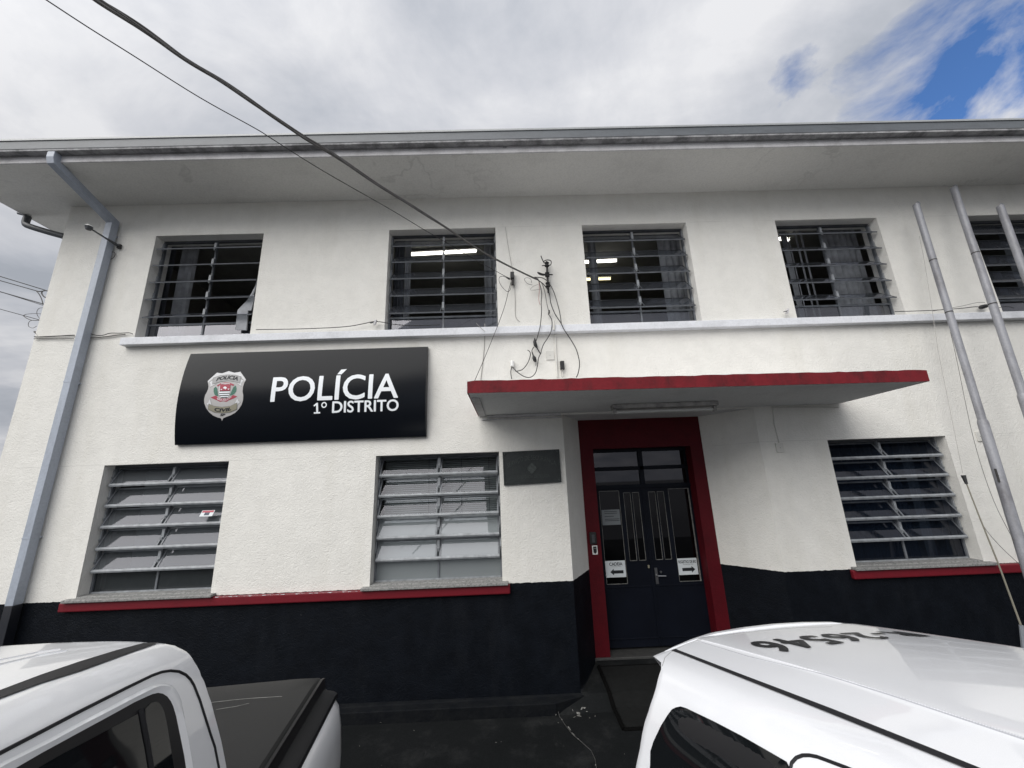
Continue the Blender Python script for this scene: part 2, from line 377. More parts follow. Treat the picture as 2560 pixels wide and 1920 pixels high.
for (a, b_, c, d) in holes[:-1]:
    mb.face([(a, 0, c), (a, 0, d), (a, TH, d), (a, TH, c)], 'stucco'); mb.face([(b_, 0, c), (b_, TH, c), (b_, TH, d), (b_, 0, d)], 'stucco')
    mb.face([(a, 0, d), (b_, 0, d), (b_, TH, d), (a, TH, d)], 'stucco'); mb.face([(a, 0, c), (a, TH, c), (b_, TH, c), (b_, 0, c)], 'stucco')
# left gable wall, back, porch splays
mb.face([(XL, 0, ZG-.3), (XL, 9, ZG-.3), (XL, 9, ZS+.2), (XL, 0, ZS+.2)], 'stucco')
mb.face([(XR, 0, ZG-.3), (XR, 9, ZG-.3), (XR, 9, ZS+.2), (XR, 0, ZS+.2)], 'stucco')
mb.face([(XL, 9, ZG-.3), (XR, 9, ZG-.3), (XR, 9, ZS+.2), (XL, 9, ZS+.2)], 'stucco')
mb.face([(PL, 0, ZG-.3), (PFL, PY, ZG-.3), (PFL, PY, ZC), (PL, 0, ZC)], 'stucco')
mb.face([(PFR, PY, ZG-.3), (PR, 0, ZG-.3), (PR, 0, ZC), (PFR, PY, ZC)], 'stucco')
mb.build('wall', station, fixn=False)
mb = MB(); mb.face([(PL, 0, ZC), (PFL, PY, ZC), (PFR, PY, ZC), (PR, 0, ZC)], 'canopy_paint'); mb.build('porch_ceiling', station, fixn=False)
# interior rooms (seen through the louvres)
mb = MB()
Y1 = 6.0
for z0, z1 in ((1.80, 3.93), (ZG, 1.60)):
    a, b_, y0 = XL+.2, XR-.2, TH
    mb.face([(a, Y1, z0), (b_, Y1, z0), (b_, Y1, z1), (a, Y1, z1)], 'interior'); mb.face([(a, y0, z1), (b_, y0, z1), (b_, Y1, z1), (a, Y1, z1)], 'interior_ceiling')
    mb.face([(a, y0, z0), (b_, y0, z0), (b_, Y1, z0), (a, Y1, z0)], 'interior'); mb.face([(a, y0, z0), (a, Y1, z0), (a, Y1, z1), (a, y0, z1)], 'interior'); mb.face([(b_, y0, z0), (b_, Y1, z0), (b_, Y1, z1), (b_, y0, z1)], 'interior')
mb.build('interior_rooms', station, fixn=False)

# ---- eaves, fascia, gutter, roof
OX = XL-.82
mb = MB(); mb.box(OX, XR+.8, -.765, 9.8, ZS, ZS+.10, 'soffit_paint'); mb.build('eaves_slab', station)
mb = MB(); mb.box(OX-.004, XR+.8, -.785, -.766, ZS-.004, ZS+.115, 'fascia_paint'); mb.box(OX-.02, OX-.001, -.765, 9.8, ZS-.004, ZS+.115, 'fascia_paint'); mb.build('fascia', station, bevel=.004)
mb = MB()
x0, x1 = OX, XR+.8
mb.face([(x0, -.80, 4.118), (x1, -.80, 4.118), (x1, -.86, 4.135), (x0, -.86, 4.135)], 'gutter_dirt')
mb.box(x0, x1, -.868, -.79, 4.120, 4.150, 'gutter_dirt')
mb.box(x0, x1, -.872, -.862, 4.148, 4.268, 'gutter_paint')
mb.box(x0, x1, -.882, -.850, 4.268, 4.298, 'gutter_lip')
mb.box(x0, x0+.006, -.860, -.66, 4.14, 4.268, 'gutter_paint')
mb.build('gutter', station, bevel=.003)
for u, w_, h in ((1147, .05, .022), (1262, .045, .05), (1577, .05, .018), (1686, .03, .02), (2107, .04, .03), (2520, .05, .03), (840, .05, .012)):
    p = P(u, 370, -.80); mb = MB(); mb.box(p.x-w_/2, p.x+w_/2, -.792, -.786, ZS+.115-h, ZS+.118, 'gutter_dirt'); mb.build('gutter_bracket', station)
mb = MB(); mb.mesh([(OX, -.80, 4.16), (x1, -.80, 4.16), (x1, 9.85, 4.16), (OX, 9.85, 4.16), (OX+5, 4.5, 5.2), (x1-5, 4.5, 5.2)], [(0, 1, 5, 4), (1, 2, 5), (2, 3, 4, 5), (3, 0, 4)], 'fascia_paint'); mb.build('roof', station, fixn=False)
# ---- string course under the upper windows
mb = MB(); xa = -4.945
for a, b_ in ((xa, 4.64), (4.643, XR)): mb.box(a, b_, -.088, 0.0, 1.862, 1.962, 'band_paint')
for (a, b_) in UPW: mb.box(a, b_, 0.0, .13, 1.90, 1.955, 'band_paint')
mb.build('string_course', station, bevel=.006)
# ---- red bands and granite sills
mb = MB(); mb.box(-5.005, -.020, -.052, 0, -1.238, -1.1425, 'sill_red'); mb.box(3.905, XR, -.052, 0, -1.238, -1.1425, 'sill_red'); mb.build('red_band', station, bevel=.012)
# slightly ragged white edge where the red band meets the cream render
mb = MB(); random.seed(3)
n = 150; up_ = []; lo_ = []
for i in range(n+1):
    x = -3.30+1.58*i/n; k = max(0, math.sin(i*.9)+math.sin(i*.37+1)+.6*math.sin(i*2.3))*.0028+.0006
    up_.append((x, -.0535, -1.1427)); lo_.append((x, -.0535, -1.1427-k))
mb.mesh(up_+lo_, [(i, i+1, n+2+i, n+1+i) for i in range(n)], 'letter_white')
mb.build('paint_edge', station)
for a, b_ in LOW:
    m_ = MB(); z = -1.1415
    e = [random.uniform(-.004, .004) for _ in range(12)]
    m_.box(a-.075, b_+.065, -.085, -.001, z, z+.030, 'granite'); m_.box(a+.002, b_-.002, .0, .15, z+.002, z+.042, 'granite'); m_.build('window_sill', station, bevel=.006)
# ---- plinth ledge
mb = MB(); vs = [(XL-.12, -.002, -2.235), (PL, -.002, -2.235), (PL+.03, -.03, -2.25), (.41, -.155, -2.25), (XL-.12, -.155, -2.25)]
n = len(vs); mb.mesh(vs+[(a, b_, ZG-.2) for a, b_, c in vs], [tuple(range(n))]+[(i, (i+1) % n, n+(i+1) % n, n+i) for i in range(n)], 'plinth_black'); mb.build('plinth', station, bevel=.008)
mb = MB(); mb.box(PR+.02, XR, -.14, -.002, ZG-.2, -2.24, 'plinth_black'); mb.build('plinth', station, bevel=.008)

# ---- windows
def glasskind(kind, row):
    if kind == 'upper': return 'glass_upper'
    if kind == 'film': return 'glass_film' if row < 5 else 'glass_dusty'
    if kind == 'blind': return 'glass_clear' if row < 3 else 'glass_frost'
    return 'glass_blue'
def window(a, b_, z0, z1, kind, ang, extra=None):
    z0 = z0+.012
    h = (z1-z0)/6; yf = .150; xm = (a+b_)/2; t = .014
    fr = MB()
    fr.box(a, a+.022, yf-.014, yf+.022, z0, z1, 'steel_frame'); fr.box(b_-.022, b_, yf-.014, yf+.022, z0, z1, 'steel_frame')
    fr.box(a+.022, b_-.022, yf-.014, yf+.022, z1-.03, z1, 'steel_dark'); fr.box(a+.022, b_-.022, yf-.018, yf+.022, z0, z0+.022, 'steel_sash')
    fr.box(a+.022, b_-.022, yf-.012, yf+.018, z0+h-.012, z0+h+.012, 'steel_frame')
    fr.box(xm-.011, xm+.011, yf-.010, yf+.018, z0+.022, z1-.03, 'steel_frame')
    w = fr.build('window', station)
    g = MB(); gm = glasskind(kind, 5)
    
    for q0, q1 in ((a+.022, xm-.011), (xm+.011, b_-.022)): g.face([(q0, yf+.004, z0+.022), (q1, yf+.004, z0+.022), (q1, yf+.004, z0+h-.012), (q0, yf+.004, z0+h-.012)], gm)
    g.build('fixed_pane', w, fixn=False)
    for r in range(5):
        zt = z1-.022-r*h*.995; al = math.radians(ang[r] if isinstance(ang, (list, tuple)) else ang)
        Lh = h*.985
        d = V((0, -math.cos(al), -math.sin(al))); nn = V((0, -math.sin(al), math.cos(al)))
        piv = V((0, yf, zt-h*.36)); top = piv-d*Lh*.36; bot = piv+d*Lh*.64
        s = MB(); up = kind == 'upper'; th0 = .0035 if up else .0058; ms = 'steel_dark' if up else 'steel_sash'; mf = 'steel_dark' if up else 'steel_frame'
        def bar(x0, x1, p, q, th=.009, mat='steel_sash'):
            c = (V(p)+V(q))/2; hl = (V(q)-V(p)).length/2
            s.obox((( x0+x1)/2, c.y, c.z), ((x1-x0)/2, 0, 0), (V(q)-V(p)).normalized()*hl, nn*th, mat)
        A, B = a+.026, b_-.026
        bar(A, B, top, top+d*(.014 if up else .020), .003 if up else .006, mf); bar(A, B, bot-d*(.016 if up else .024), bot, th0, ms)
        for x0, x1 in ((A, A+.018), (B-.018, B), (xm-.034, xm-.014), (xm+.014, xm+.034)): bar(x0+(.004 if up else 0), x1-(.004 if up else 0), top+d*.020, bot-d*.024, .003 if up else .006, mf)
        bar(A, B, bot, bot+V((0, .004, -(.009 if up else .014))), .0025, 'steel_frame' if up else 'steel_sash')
        gm = glasskind(kind, r)
        pn = MB()
        for q0, q1 in ((A+.014, xm-.030), (xm+.030, B-.014)):
            t_, b0_ = top+d*.016, bot-d*.018; pn.face([(q0, b0_.y, b0_.z), (q1, b0_.y, b0_.z), (q1, t_.y, t_.z), (q0, t_.y, t_.z)], gm)
        # pivot lugs on the mullion and jambs
        for xc in (xm, a+.014, b_-.014):
            ww = .015 if xc == xm else .008
            s.obox((xc, yf-.024, piv.z+.015), (ww, 0, 0), (0, .010, 0), (0, 0, .050), 'steel_sash'); s.obox((xc, yf-.034, piv.z-.040), (ww*.6, 0, 0), (0, .008, .004), (0, .006, -.018), 'steel_sash')
        s.build('louvre_sash', w); pn.build('louvre_pane', w, fixn=False)
    return w
def curtain(w, x0, x1, y, z0, z1, mat='curtain', waves=None, amp=.022):
    m_ = MB(); n = max(8, int((x1-x0)/.012)); wl = waves or max(2, (x1-x0)/.085)
    ph = random.uniform(0, 6)
    top = [(x0+(x1-x0)*i/n, y+amp*math.sin(ph+2*math.pi*wl*i/n+.8*math.sin(i*.7)), z1) for i in range(n+1)]
    bo = [(p[0]+.008*math.sin(i*.5), p[1]+.3*amp*math.sin(i*.9), z0) for i, p in enumerate(top)]
    m_.mesh(top+bo, [(i, i+1, n+2+i, n+1+i) for i in range(n)], mat); return m_.build('curtain', w, smooth=True, fixn=False)
def wx(u, v, y): return P(u, v, y).x
random.seed(11)
W = []
for (a, b_), ang in zip(UPW, (31, 47, 49, 38, 62, 45)):
    W.append(window(a, b_, ZB1-.08, ZT1, 'upper', [ang+random.uniform(-1.0, 1.0) for _ in range(5)]))
w1, w2, w3, w4, w5, w6 = W
c = lambda w, u0, u1, v, y, **k: curtain(w, wx(u0, v, y), wx(u1, v, y), y, 1.85, 3.75, **k)
c(w1, 443, 482, 700, .42, mat='curtain', waves=2.6); c(w1, 395, 428, 700, .40, mat='curtain_dark', waves=1.2, amp=.01)
c(w2, 985, 1010, 700, .40, mat='curtain_dark', waves=3); c(w2, 1012, 1027, 700, .42, mat='curtain', waves=1.4); c(w2, 1211, 1240, 700, .42, mat='curtain', waves=2.2)
c(w3, 1477, 1497, 700, .42, mat='curtain', waves=1.2); c(w3, 1655, 1726, 700, .42, mat='curtain', waves=4.5)
c(w4, 2076, 2172, 700, .42, mat='curtain', waves=6); c(w4, 1975, 1990, 700, .42, mat='curtain', waves=1.1)
for u in (1994, 2014, 2028): c(w4, u, u+4, 700, .46, mat='curtain', waves=.6, amp=.004)
c(w5, 2545, 2700, 700, .42, mat='curtain_dark', waves=8)
for (a, b_), kd, ang in zip(LOW, ('film', 'blind', 'blue', 'film', 'film'), (60, 62, 55, 58, 58)):
    w = window(a, b_, ZB2-.002, ZT2, kd, [ang+random.uniform(-1.2, 1.2) for _ in range(5)]); W.append(w)
l1, l2, l3 = W[6:9]
# grey roller behind left window, venetian blind behind the second, pale curtain strips in the third
m_ = MB(); m_.box(LOW[0][0]+.26, LOW[0][1], .30, .305, ZB2+.26, ZT2-.07, 'film_grey'); m_.build('roller_blind', l1)
m_ = MB()
z = ZT2-.03
while z > -.50:
    m_.obox(((LOW[1][0]+LOW[1][1])/2, .30, z), (.72, 0, 0), (0, .010, .008), (0, .0006, -.0008), 'blind_slat'); z -= .0235
for xx in (-1.02, -.60, -.25): m_.box(xx-.002, xx+.002, .284, .287, -.5, ZT2-.02, 'steel_dark')
m_.build('venetian_blind', l2)
m_ = MB(); m_.box(LOW[1][0], LOW[1][1], .34, .345, ZB2, -.36, 'frost_grey'); m_.build('window_film', l2)
curtain(l3, wx(2330, 1250, .42), wx(2352, 1250, .42), .42, -1.2, .4, mat='frost_grey', waves=1.5); curtain(l3, wx(2285, 1250, .42), wx(2306, 1250, .42), .42, -1.2, .4, mat='frost_grey', waves=1.5)
curtain(l3, wx(2390, 1250, .42), wx(2410, 1250, .42), .42, -1.2, .4, mat='curtain', waves=1.5); curtain(l3, LOW[2][0], wx(2275, 1250, .42), .45, -1.2, .4, mat='film_blue', waves=3)
# items at windows
m_ = MB()
def pq(lst, sc, ox, oy, y): return [P(ox+a/sc, oy+b/sc, y) for a, b in lst]
sc, ox, oy = 5.53, 320, 560
pl = pq([(1515, 1190), (1640, 1060), (1730, 960), (1748, 1010), (1700, 1195), (1655, 1195), (1635, 1465), (1480, 1460), (1500, 1300)], sc, ox, oy, .085)
n = len(pl); bk = [p+V((0, .02, 0)) for p in pl]
m_.mesh(pl+bk, [tuple(range(n)), tuple(range(n, 2*n))[::-1]]+[(i, (i+1) % n, n+(i+1) % n, n+i) for i in range(n)], 'curtain')
m_.tube([P(620, 752, .09), P(632, 735, .09), P(640, 715, .09), P(643, 700, .1)], [.012, .018, .010, .006], 'curtain', 6)
tag(m_.build('hanging_cloth'), 'pale grey cloth tied at the right end of the first upstairs window', 'cloth')
p = P(520, 1284, .05); m_ = MB(); al = math.radians(60)
cc = P(519, 1284, .068); dd = V((0, -math.cos(al), -math.sin(al))); nn = V((0, -math.sin(al), math.cos(al)))
m_.obox(cc+nn*.008, (.075, 0, 0), dd*.038, nn*.0006, 'paper'); m_.obox(cc+nn*.0092-dd*.022, (.068, 0, 0), dd*.012, nn*.0004, 'badge_red')
m_.obox(cc+nn*.0092+dd*.008, (.030, 0, 0), dd*.018, nn*.0004, 'film_blue')
tag(m_.build('window_sticker'), 'small red white and blue sticker on a louvre pane of the lower left window', 'sticker')

# ---- ceiling lights inside
def lamp_inside(u0, v0, u1, v1, z, mat, label):
    a = PZ(u0, v0, z); b_ = PZ(u1, v1, z); t = thing('ceiling_light', label, 'ceiling light', 'lit fluorescent lights inside the upper rooms')
    m_ = MB(); m_.tube([a, b_], .020, mat, 8); m_.build('tube', t, smooth=True)
    d = (b_-a).normalized(); sd = V((-d.y, d.x, 0)); m_ = MB(); m_.obox((a+b_)/2+V((0, 0, .035)), (b_-a)/2*1.03, sd*.04, (0, 0, .012), 'white_plastic'); m_.build('fixture', t)
lamp_inside(1023, 637, 1190, 628, 3.86, 'tube_on', 'lit white tube light behind the second upstairs window')
lamp_inside(1440, 657, 1541, 652, 3.86, 'tube_on', 'bright lit tube light behind the third upstairs window, nearest the glass')
lamp_inside(1440, 700, 1526, 697, 3.86, 'tube_warm', 'yellowish lit tube light deeper in the room behind the third upstairs window')
lamp_inside(1945, 598, 1972, 600, 3.86, 'tube_on', 'lit light at the left edge of the fourth upstairs window')

# ---- canopy
CZ, CT = .800, .918
CXL0, CXR0, CYL, CYR = -.358, 4.262, -1.30, -1.165
canopy = MB()
random.seed(5)
fl, frr = V((-.359, CYL, CZ)), V((4.185, CYR, CZ))
n = 60; top = []; bot = []
for i in range(n+1):
    t = i/n; p = fl.lerp(frr, t); top.append(p+V((0, random.uniform(-.002, .002), CT-CZ+random.uniform(-.0035, .0035)-(.008 if i in (0, n) else 0)))); bot.append(p.copy())
vs = top+bot; canopy.mesh(vs, [(i, i+1, n+2+i, n+1+i) for i in range(n)], 'canopy_red')
bl, br = V((CXL0, 0, CZ)), V((CXR0, 0, CZ))
canopy.face([bot[0], top[0], V((CXL0, 0, CT)), bl], 'canopy_red'); canopy.face([bot[-1], br, V((CXR0, 0, CT)), top[-1]], 'canopy_red')
canopy.face([p.copy() for p in top]+[V((CXR0, 0, CT)), V((CXL0, 0, CT))], 'fascia_paint')
cnp = canopy.build('canopy', station, fixn=False)
m_ = MB(); e = .012
m_.face([fl+V((e, e*.3, -.001)), frr+V((-e, e*.3, -.001)), br+V((-e, 0, -.001)), bl+V((e, 0, -.001))], 'canopy_paint'); m_.build('canopy_underside', cnp, fixn=False)
m_ = MB(); m_.face([fl, frr, br, bl], 'canopy_red'); m_.build('canopy_underside', cnp, fixn=False)
m_ = MB(); m_.box(CXL0+.02, CXL0+.10, -1.10, -.02, CZ-.014, CZ-.002, 'fascia_paint'); m_.box(CXL0+.12, PL-.02, -.045, -.002, CZ-.035, CZ-.004, 'fascia_paint'); m_.box(CXL0+.05, PL-.01, -.020, -.002, CZ-.062, CZ-.05, 'fascia_paint'); m_.build('canopy_moulding', cnp, bevel=.003)

# ---- porch: red surround, door, threshold
DX0, DX1, DZT, DY = 1.172, 2.520, .372, .70
mb = MB(); zb = -2.13
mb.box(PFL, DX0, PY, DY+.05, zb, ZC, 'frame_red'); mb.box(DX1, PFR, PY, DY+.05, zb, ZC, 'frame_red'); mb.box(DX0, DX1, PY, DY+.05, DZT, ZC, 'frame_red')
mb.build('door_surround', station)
mb = MB(); mb.box(PFL-.02, PFR+.02, PY-.02, DY+.1, -2.30, -2.131, 'threshold'); mb.build('threshold', station, bevel=.005)
c6 = lambda x, y, yy=DY: P(1420+x*.3616, 1040+y*.3616, yy)
def xr(x, y): return c6(x, y).x
def zr(x, y): return c6(x, y).z
door = MB(); y0, y1 = DY, DY+.05
zt, z_tr2, z_leaf, z_bot = DZT, zr(340, 365), zr(340, 492), -2.10
xm = (c6(500, 800).x+c6(520, 900).x)/2; xm = c6(551, 760).x
zp = zr(420, 1175)                      # top of solid lower panel
rows = []
def panel(x0, x1, za, zb_, yy0=y0, yy1=y1, mat='door_paint'): door.box(x0, x1, yy0, yy1, za, zb_, mat)
panes = []
def pane(x0, x1, za, zb_): panes.append((x0, x1, za, zb_))
# transom
G = .02
xT = [DX0+.02, xm-.035, xm+.035, DX1-.03]
zT = [zr(340, 360)+.018, zt-.045]; zT2 = [z_leaf+.03, zr(340, 372)-.012]
pane(xT[0], xT[1], *zT); pane(xT[2], xT[3], *zT); pane(xT[0], xT[1], *zT2); pane(xT[2], xT[3], *zT2)
lx = [c6(215, 700).x-.0, c6(372, 700).x, 0, 0]
def leafpanes():
    zt_, zb_ = z_leaf-.045, zr(330, 1165); zs_ = zr(460, 1002)
    X = lambda q: c6(q, 760).x
    pane(X(233), X(376), zb_, zt_); pane(X(404), X(455), zs_, zt_-.03); pane(X(466), X(516), zs_, zt_-.03)
    pane(X(722), X(866), zb_, zt_); pane(X(642), X(692), zs_, zt_-.03); pane(X(580), X(631), zs_, zt_-.03)
leafpanes()
# door skin = full rectangle minus panes (cell decomposition)
xs_ = sorted({DX0, DX1} | {p[0] for p in panes} | {p[1] for p in panes}); zs_ = sorted({z_bot, zt} | {p[2] for p in panes} | {p[3] for p in panes})
for i in range(len(xs_)-1):
    for j in range(len(zs_)-1):
        xc, zc = (xs_[i]+xs_[i+1])/2, (zs_[j]+zs_[j+1])/2
        if any(p[0] < xc < p[1] and p[2] < zc < p[3] for p in panes): continue
        door.face([(xs_[i], y0, zs_[j]), (xs_[i+1], y0, zs_[j]), (xs_[i+1], y0, zs_[j+1]), (xs_[i], y0, zs_[j+1])], 'door_paint')
for a, b_, c0, d0 in panes:
    for q in ([(a, y0, c0), (a, y1, c0), (a, y1, d0), (a, y0, d0)], [(b_, y0, c0), (b_, y0, d0), (b_, y1, d0), (b_, y1, c0)], [(a, y0, c0), (b_, y0, c0), (b_, y1, c0), (a, y1, c0)], [(a, y0, d0), (a, y1, d0), (b_, y1, d0), (b_, y0, d0)]): door.face(q, 'door_paint')
dr = door.build('double_door', station, fixn=False)
m_ = MB()
m_.box(xm-.030, xm+.004, DY-.012, DY-.002, z_bot+.02, z_leaf-.024, 'door_paint'); m_.box(DX0+.02, xm-.04, DY-.008, DY-.002, zp-.02, zp+.0, 'door_paint'); m_.box(xm+.02, DX1-.02, DY-.008, DY-.002, zp-.02, zp, 'door_paint')
m_.box(DX0, DX1, DY-.02, DY-.002, z_leaf-.022, z_leaf+.022, 'door_paint'); m_.box(xm-.03, xm+.03, DY-.014, DY-.002, z_leaf+.022, zt, 'door_paint'); m_.box(DX0, DX1, DY-.014, DY-.002, zT2[1]+.002, zT[0]-.002, 'door_paint')
m_.box(DX0+.02, DX1-.02, DY-.012, DY-.002, z_bot+.09, z_bot+.105, 'door_paint')
m_.build('door_mould', dr, bevel=.003)
m_ = MB()
for a, b_, c0, d0 in panes: m_.face([(a, DY+.012, c0), (b_, DY+.012, c0), (b_, DY+.012, d0), (a, DY+.012, d0)], 'glass_door')
m_.build('door_pane', dr, fixn=False)
m_ = MB()
for k, (a, b_, c0, d0) in enumerate(panes):
    if k < 4: continue
    t = .0065
    for q in ((a, b_, c0, c0+t), (a, a+t, c0, d0), (b_-t, b_, c0, d0), (a, b_, d0-t, d0)): m_.box(q[0], q[1], DY+.004, DY+.010, q[2], q[3], 'putty')
m_.box(panes[7][1]-.010, panes[7][1]+.006, DY-.004, DY-.001, panes[7][2], panes[7][3], 'putty')
m_.build('glazing_putty', dr)
hx = c6(610, 1100)
m_ = MB(); m_.box(hx.x-.018, hx.x+.018, DY-.014, DY-.003, c6(610, 1160).z, c6(610, 1048).z, 'chrome'); m_.tube([V((hx.x, DY-.014, hx.z)), V((hx.x, DY-.05, hx.z)), V((hx.x+.11, DY-.05, hx.z-.004))], .008, 'chrome', 8); m_.tube([V((hx.x+.06, DY-.012, hx.z+.04)), V((hx.x+.06, DY-.022, hx.z+.04))], .014, 'chrome', 10); m_.build('door_handle', dr, smooth=True)
m_ = MB(); q = c6(556, 1040); m_.box(q.x-.012, q.x+.012, DY-.012, DY-.003, q.z-.02, q.z+.02, 'badge_gold'); m_.build('lock', dr, bevel=.003)
# dark lobby behind door
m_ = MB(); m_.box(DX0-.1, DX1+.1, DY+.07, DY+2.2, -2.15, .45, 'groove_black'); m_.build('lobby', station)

# notices on the door
def notice(name, quad, words, sub, left, label, tbox, sbox, arrow):
    t = thing(name, label, 'notice'); yy = DY-.0035
    q = [c6(*p) for p in quad]; x0 = min(q[0].x, q[3].x); x1 = max(q[1].x, q[2].x); z1 = (q[0].z+q[1].z)/2; z0 = (q[2].z+q[3].z)/2
    m_ = MB(); m_.box(x0, x1, yy-.001, yy, z0, z1, 'paper'); m_.build('sheet', t)
    def put(body, box, bold):
        m2 = MB(); bold_text(m2, body, bold, lambda a, b_: V((x0+(x1-x0)*(box[0]+(box[1]-box[0])*a), yy-.0016, z0+(z1-z0)*(box[2]+(box[3]-box[2])*b_))), lambda p, k: p-V((0, k, 0)), 'ink'); return m2
    put(words, tbox, .03).build('lettering', t, fixn=False); put(sub, sbox, 0).build('lettering', t, fixn=False)
    a0, a1, b0, b1 = arrow; w, h = x1-x0, z1-z0; pts = [(0, .5), (.27, 1), (.27, .74), (1, .74), (1, .26), (.27, .26), (.27, 0)]
    if not left: pts = [(1-a, b_) for a, b_ in pts]
    v2, f2 = polyfill(pts); m2 = MB(); m2.mesh([(x0+w*(a0+(a1-a0)*p[0]), yy-.0016, z0+h*(b0+(b1-b0)*p[1])) for p in v2], f2, 'ink'); m2.build('arrow', t, fixn=False)
notice('paper_notice', [(262, 1002), (392, 998), (400, 1112), (265, 1118)], 'CADEIA', 'NO PORTÃO PRETO', True, 'white paper notice reading CADEIA with a left arrow, on the left door leaf', (.20, .86, .70, .90), (.30, .80, .62, .665), (.22, .88, .12, .52))
notice('paper_notice', [(753, 985), (885, 980), (902, 1095), (772, 1098)], 'REGISTRO DE BO', 'NA PORTA DE VIDRO', False, 'white paper notice reading REGISTRO DE BO with a right arrow, on the right door leaf', (.05, .96, .70, .88), (.28, .80, .60, .655), (.20, .86, .12, .52))
t = thing('lined_panel', 'flat grey panel with dark lines behind the upper left door pane', 'paper')  # flat panel added to stand for a grey lined shape in this pane
q = [c6(*p) for p in ((230, 650), (358, 648), (368, 752), (235, 760))]; m_ = MB(); x0_, x1_, z0_, z1_ = c6(236, 700).x, c6(362, 700).x, c6(236, 756).z, c6(236, 650).z
m_.box(x0_, x1_, DY+.0085, DY+.0095, z0_, z1_, 'film_grey'); m_.build('sheet', t); m_ = MB()
for k_, w_ in ((.86, .7), (.74, .7), (.54, .5), (.36, .8), (.26, .8)): m_.box(x0_+(x1_-x0_)*.15, x0_+(x1_-x0_)*(.15+w_), DY+.0078, DY+.0084, z0_+(z1_-z0_)*k_, z0_+(z1_-z0_)*(k_+.035), 'ink')
m_.build('panel_lines', t)
# intercom pair on the red surround
q = P(1482, 1345, PY); t = thing('intercom', 'black rounded intercom above the white bell on the red door frame', 'intercom')
m_ = MB(); m_.box(q.x-.045, q.x+.045, PY-.03, PY-.001, q.z-.075, q.z+.075, 'black_rubber'); m_.build('housing', t, bevel=.012)
m_ = MB(); m_.box(q.x-.018, q.x+.018, PY-.036, PY-.0305, q.z-.05, q.z+.045, 'steel_dark'); m_.build('lens_panel', t, bevel=.002)
q = P(1487, 1375, PY); t = thing('door_bell', 'white rectangular bell push with dark centre under the black intercom', 'door bell')
m_ = MB(); m_.box(q.x-.034, q.x+.034, PY-.012, PY-.001, q.z-.055, q.z+.055, 'white_plastic'); m_.build('plate', t, bevel=.004)
m_ = MB(); v2, f2 = polyfill([(-.022, -.025), (0, -.045), (.022, -.025), (.022, .045), (-.022, .045)]); m_.mesh([(q.x+a, PY-.0135, q.z+b_) for a, b_ in v2], f2, 'ink'); m_.tube([V((q.x, PY-.014, q.z+.022)), V((q.x, PY-.017, q.z+.022))], .004, 'white_plastic', 8); m_.build('button', t)

# ------------------------------------------------------------------ ground
mb = MB()
def zg(x, y): return ZG if y > -.15 else ZG+.030*(-.15-y)
YS = [-.002, -.15, -1, -2, -4, -8]; X0, X1 = -14, 20
R0 = .43
for i in range(len(YS)-1):
    for xa, xb in ((X0, R0), (R0, X1)):
        mb.face([(xa, YS[i], zg(0, YS[i])), (xb, YS[i], zg(0, YS[i])), (xb, YS[i+1], zg(0, YS[i+1])), (xa, YS[i+1], zg(0, YS[i+1]))], 'ground_black')
tag(mb.build('pavement', fixn=False), kind='structure')
mb = MB(); G0 = zg(0, -8)
mb.face([(-150, -8, G0-.004), (150, -8, G0-.004), (150, -150, G0-.004), (-150, -150, G0-.004)], 'asphalt'); mb.face([(-150, -8, G0-.03), (-14, -8, G0-.03), (-14, 150, G0-.03), (-150, 150, G0-.03)], 'asphalt'); mb.face([(20, -8, G0-.03), (150, -8, G0-.03), (150, 150, G0-.03), (20, 150, G0-.03)], 'asphalt')
mb.face([(-14, 9, G0-.03), (20, 9, G0-.03), (20, 150, G0-.03), (-14, 150, G0-.03)], 'asphalt')
tag(mb.build('ground', fixn=False), kind='structure')
# entrance ramp rising to the threshold
mb = MB(); ra = [(R0+.01, -.155, ZG+.004), (.58, -.62, ZG+.020), (.62, -1.0, ZG+.030), (3.5, -1.0, ZG+.030), (3.5, -.155, ZG+.004)]
A = V((R0, -.157, ZG+.006)); B = V((PL+.005, -.01, -2.245)); Cc = V((PFL, PY-.02, -2.155)); D = V((PFR, PY-.02, -2.155)); E_ = V((PR-.005, -.01, -2.245)); F_ = V((PR+.3, -.157, ZG+.03))
G1 = V((.585, -.62, ZG+.022)); G2 = V((PR+.4, -.62, ZG+.04))
mb.face([B, E_, D, Cc], 'ground_black'); mb.face([A, F_, E_, B], 'ground_black'); mb.face([A, G1, G2, F_], 'ground_black')
mb.face([G1, G2, V((PR+.4, -1.1, ZG+.034)), V((.64, -1.1, ZG+.034))], 'ground_black')
tag(mb.build('ramp', fixn=False), kind='structure')
# door mat (quad on the ramp)
def onramp(u, v):
    d = ray(u, v); best = None
    for o_, n_ in ((B, (E_-B).cross(Cc-B)), (A, (F_-A).cross(B-A)), (A, (G1-A).cross(G2-A))):
        t_ = (o_-CAM).dot(n_)/d.dot(n_); p = CAM+d*t_
        lo = -.01 if o_ is B else (-.157 if best is None and abs(n_.dot(F_-A)) < 1e9 and o_ is A and n_.dot(V((0, 1, 0))) else -.157)
        if o_ is B and p.y >= -.01: return p
        if best is None or True: best = p
        if p.y >= -.157 and p.y < -.01 and o_ is A: return p
    return best
m1, m2, m3, m4 = onramp(1500, 1668), onramp(1562, 1823), V(onramp(1562, 1823)), None
z_up = V((0, 0, .006))
mx1 = 2.35
t = thing('door_mat', 'dark rubber door mat with raised black edging in front of the entrance', 'door mat')
mb = MB(); ML, MBm = onramp(1497, 1668), onramp(1560, 1826)
mid = V(((ML.x+MBm.x)/2, -.01, -2.245))
k = (ML.y+.01)/(ML.y-MBm.y) if ML.y != MBm.y else .5
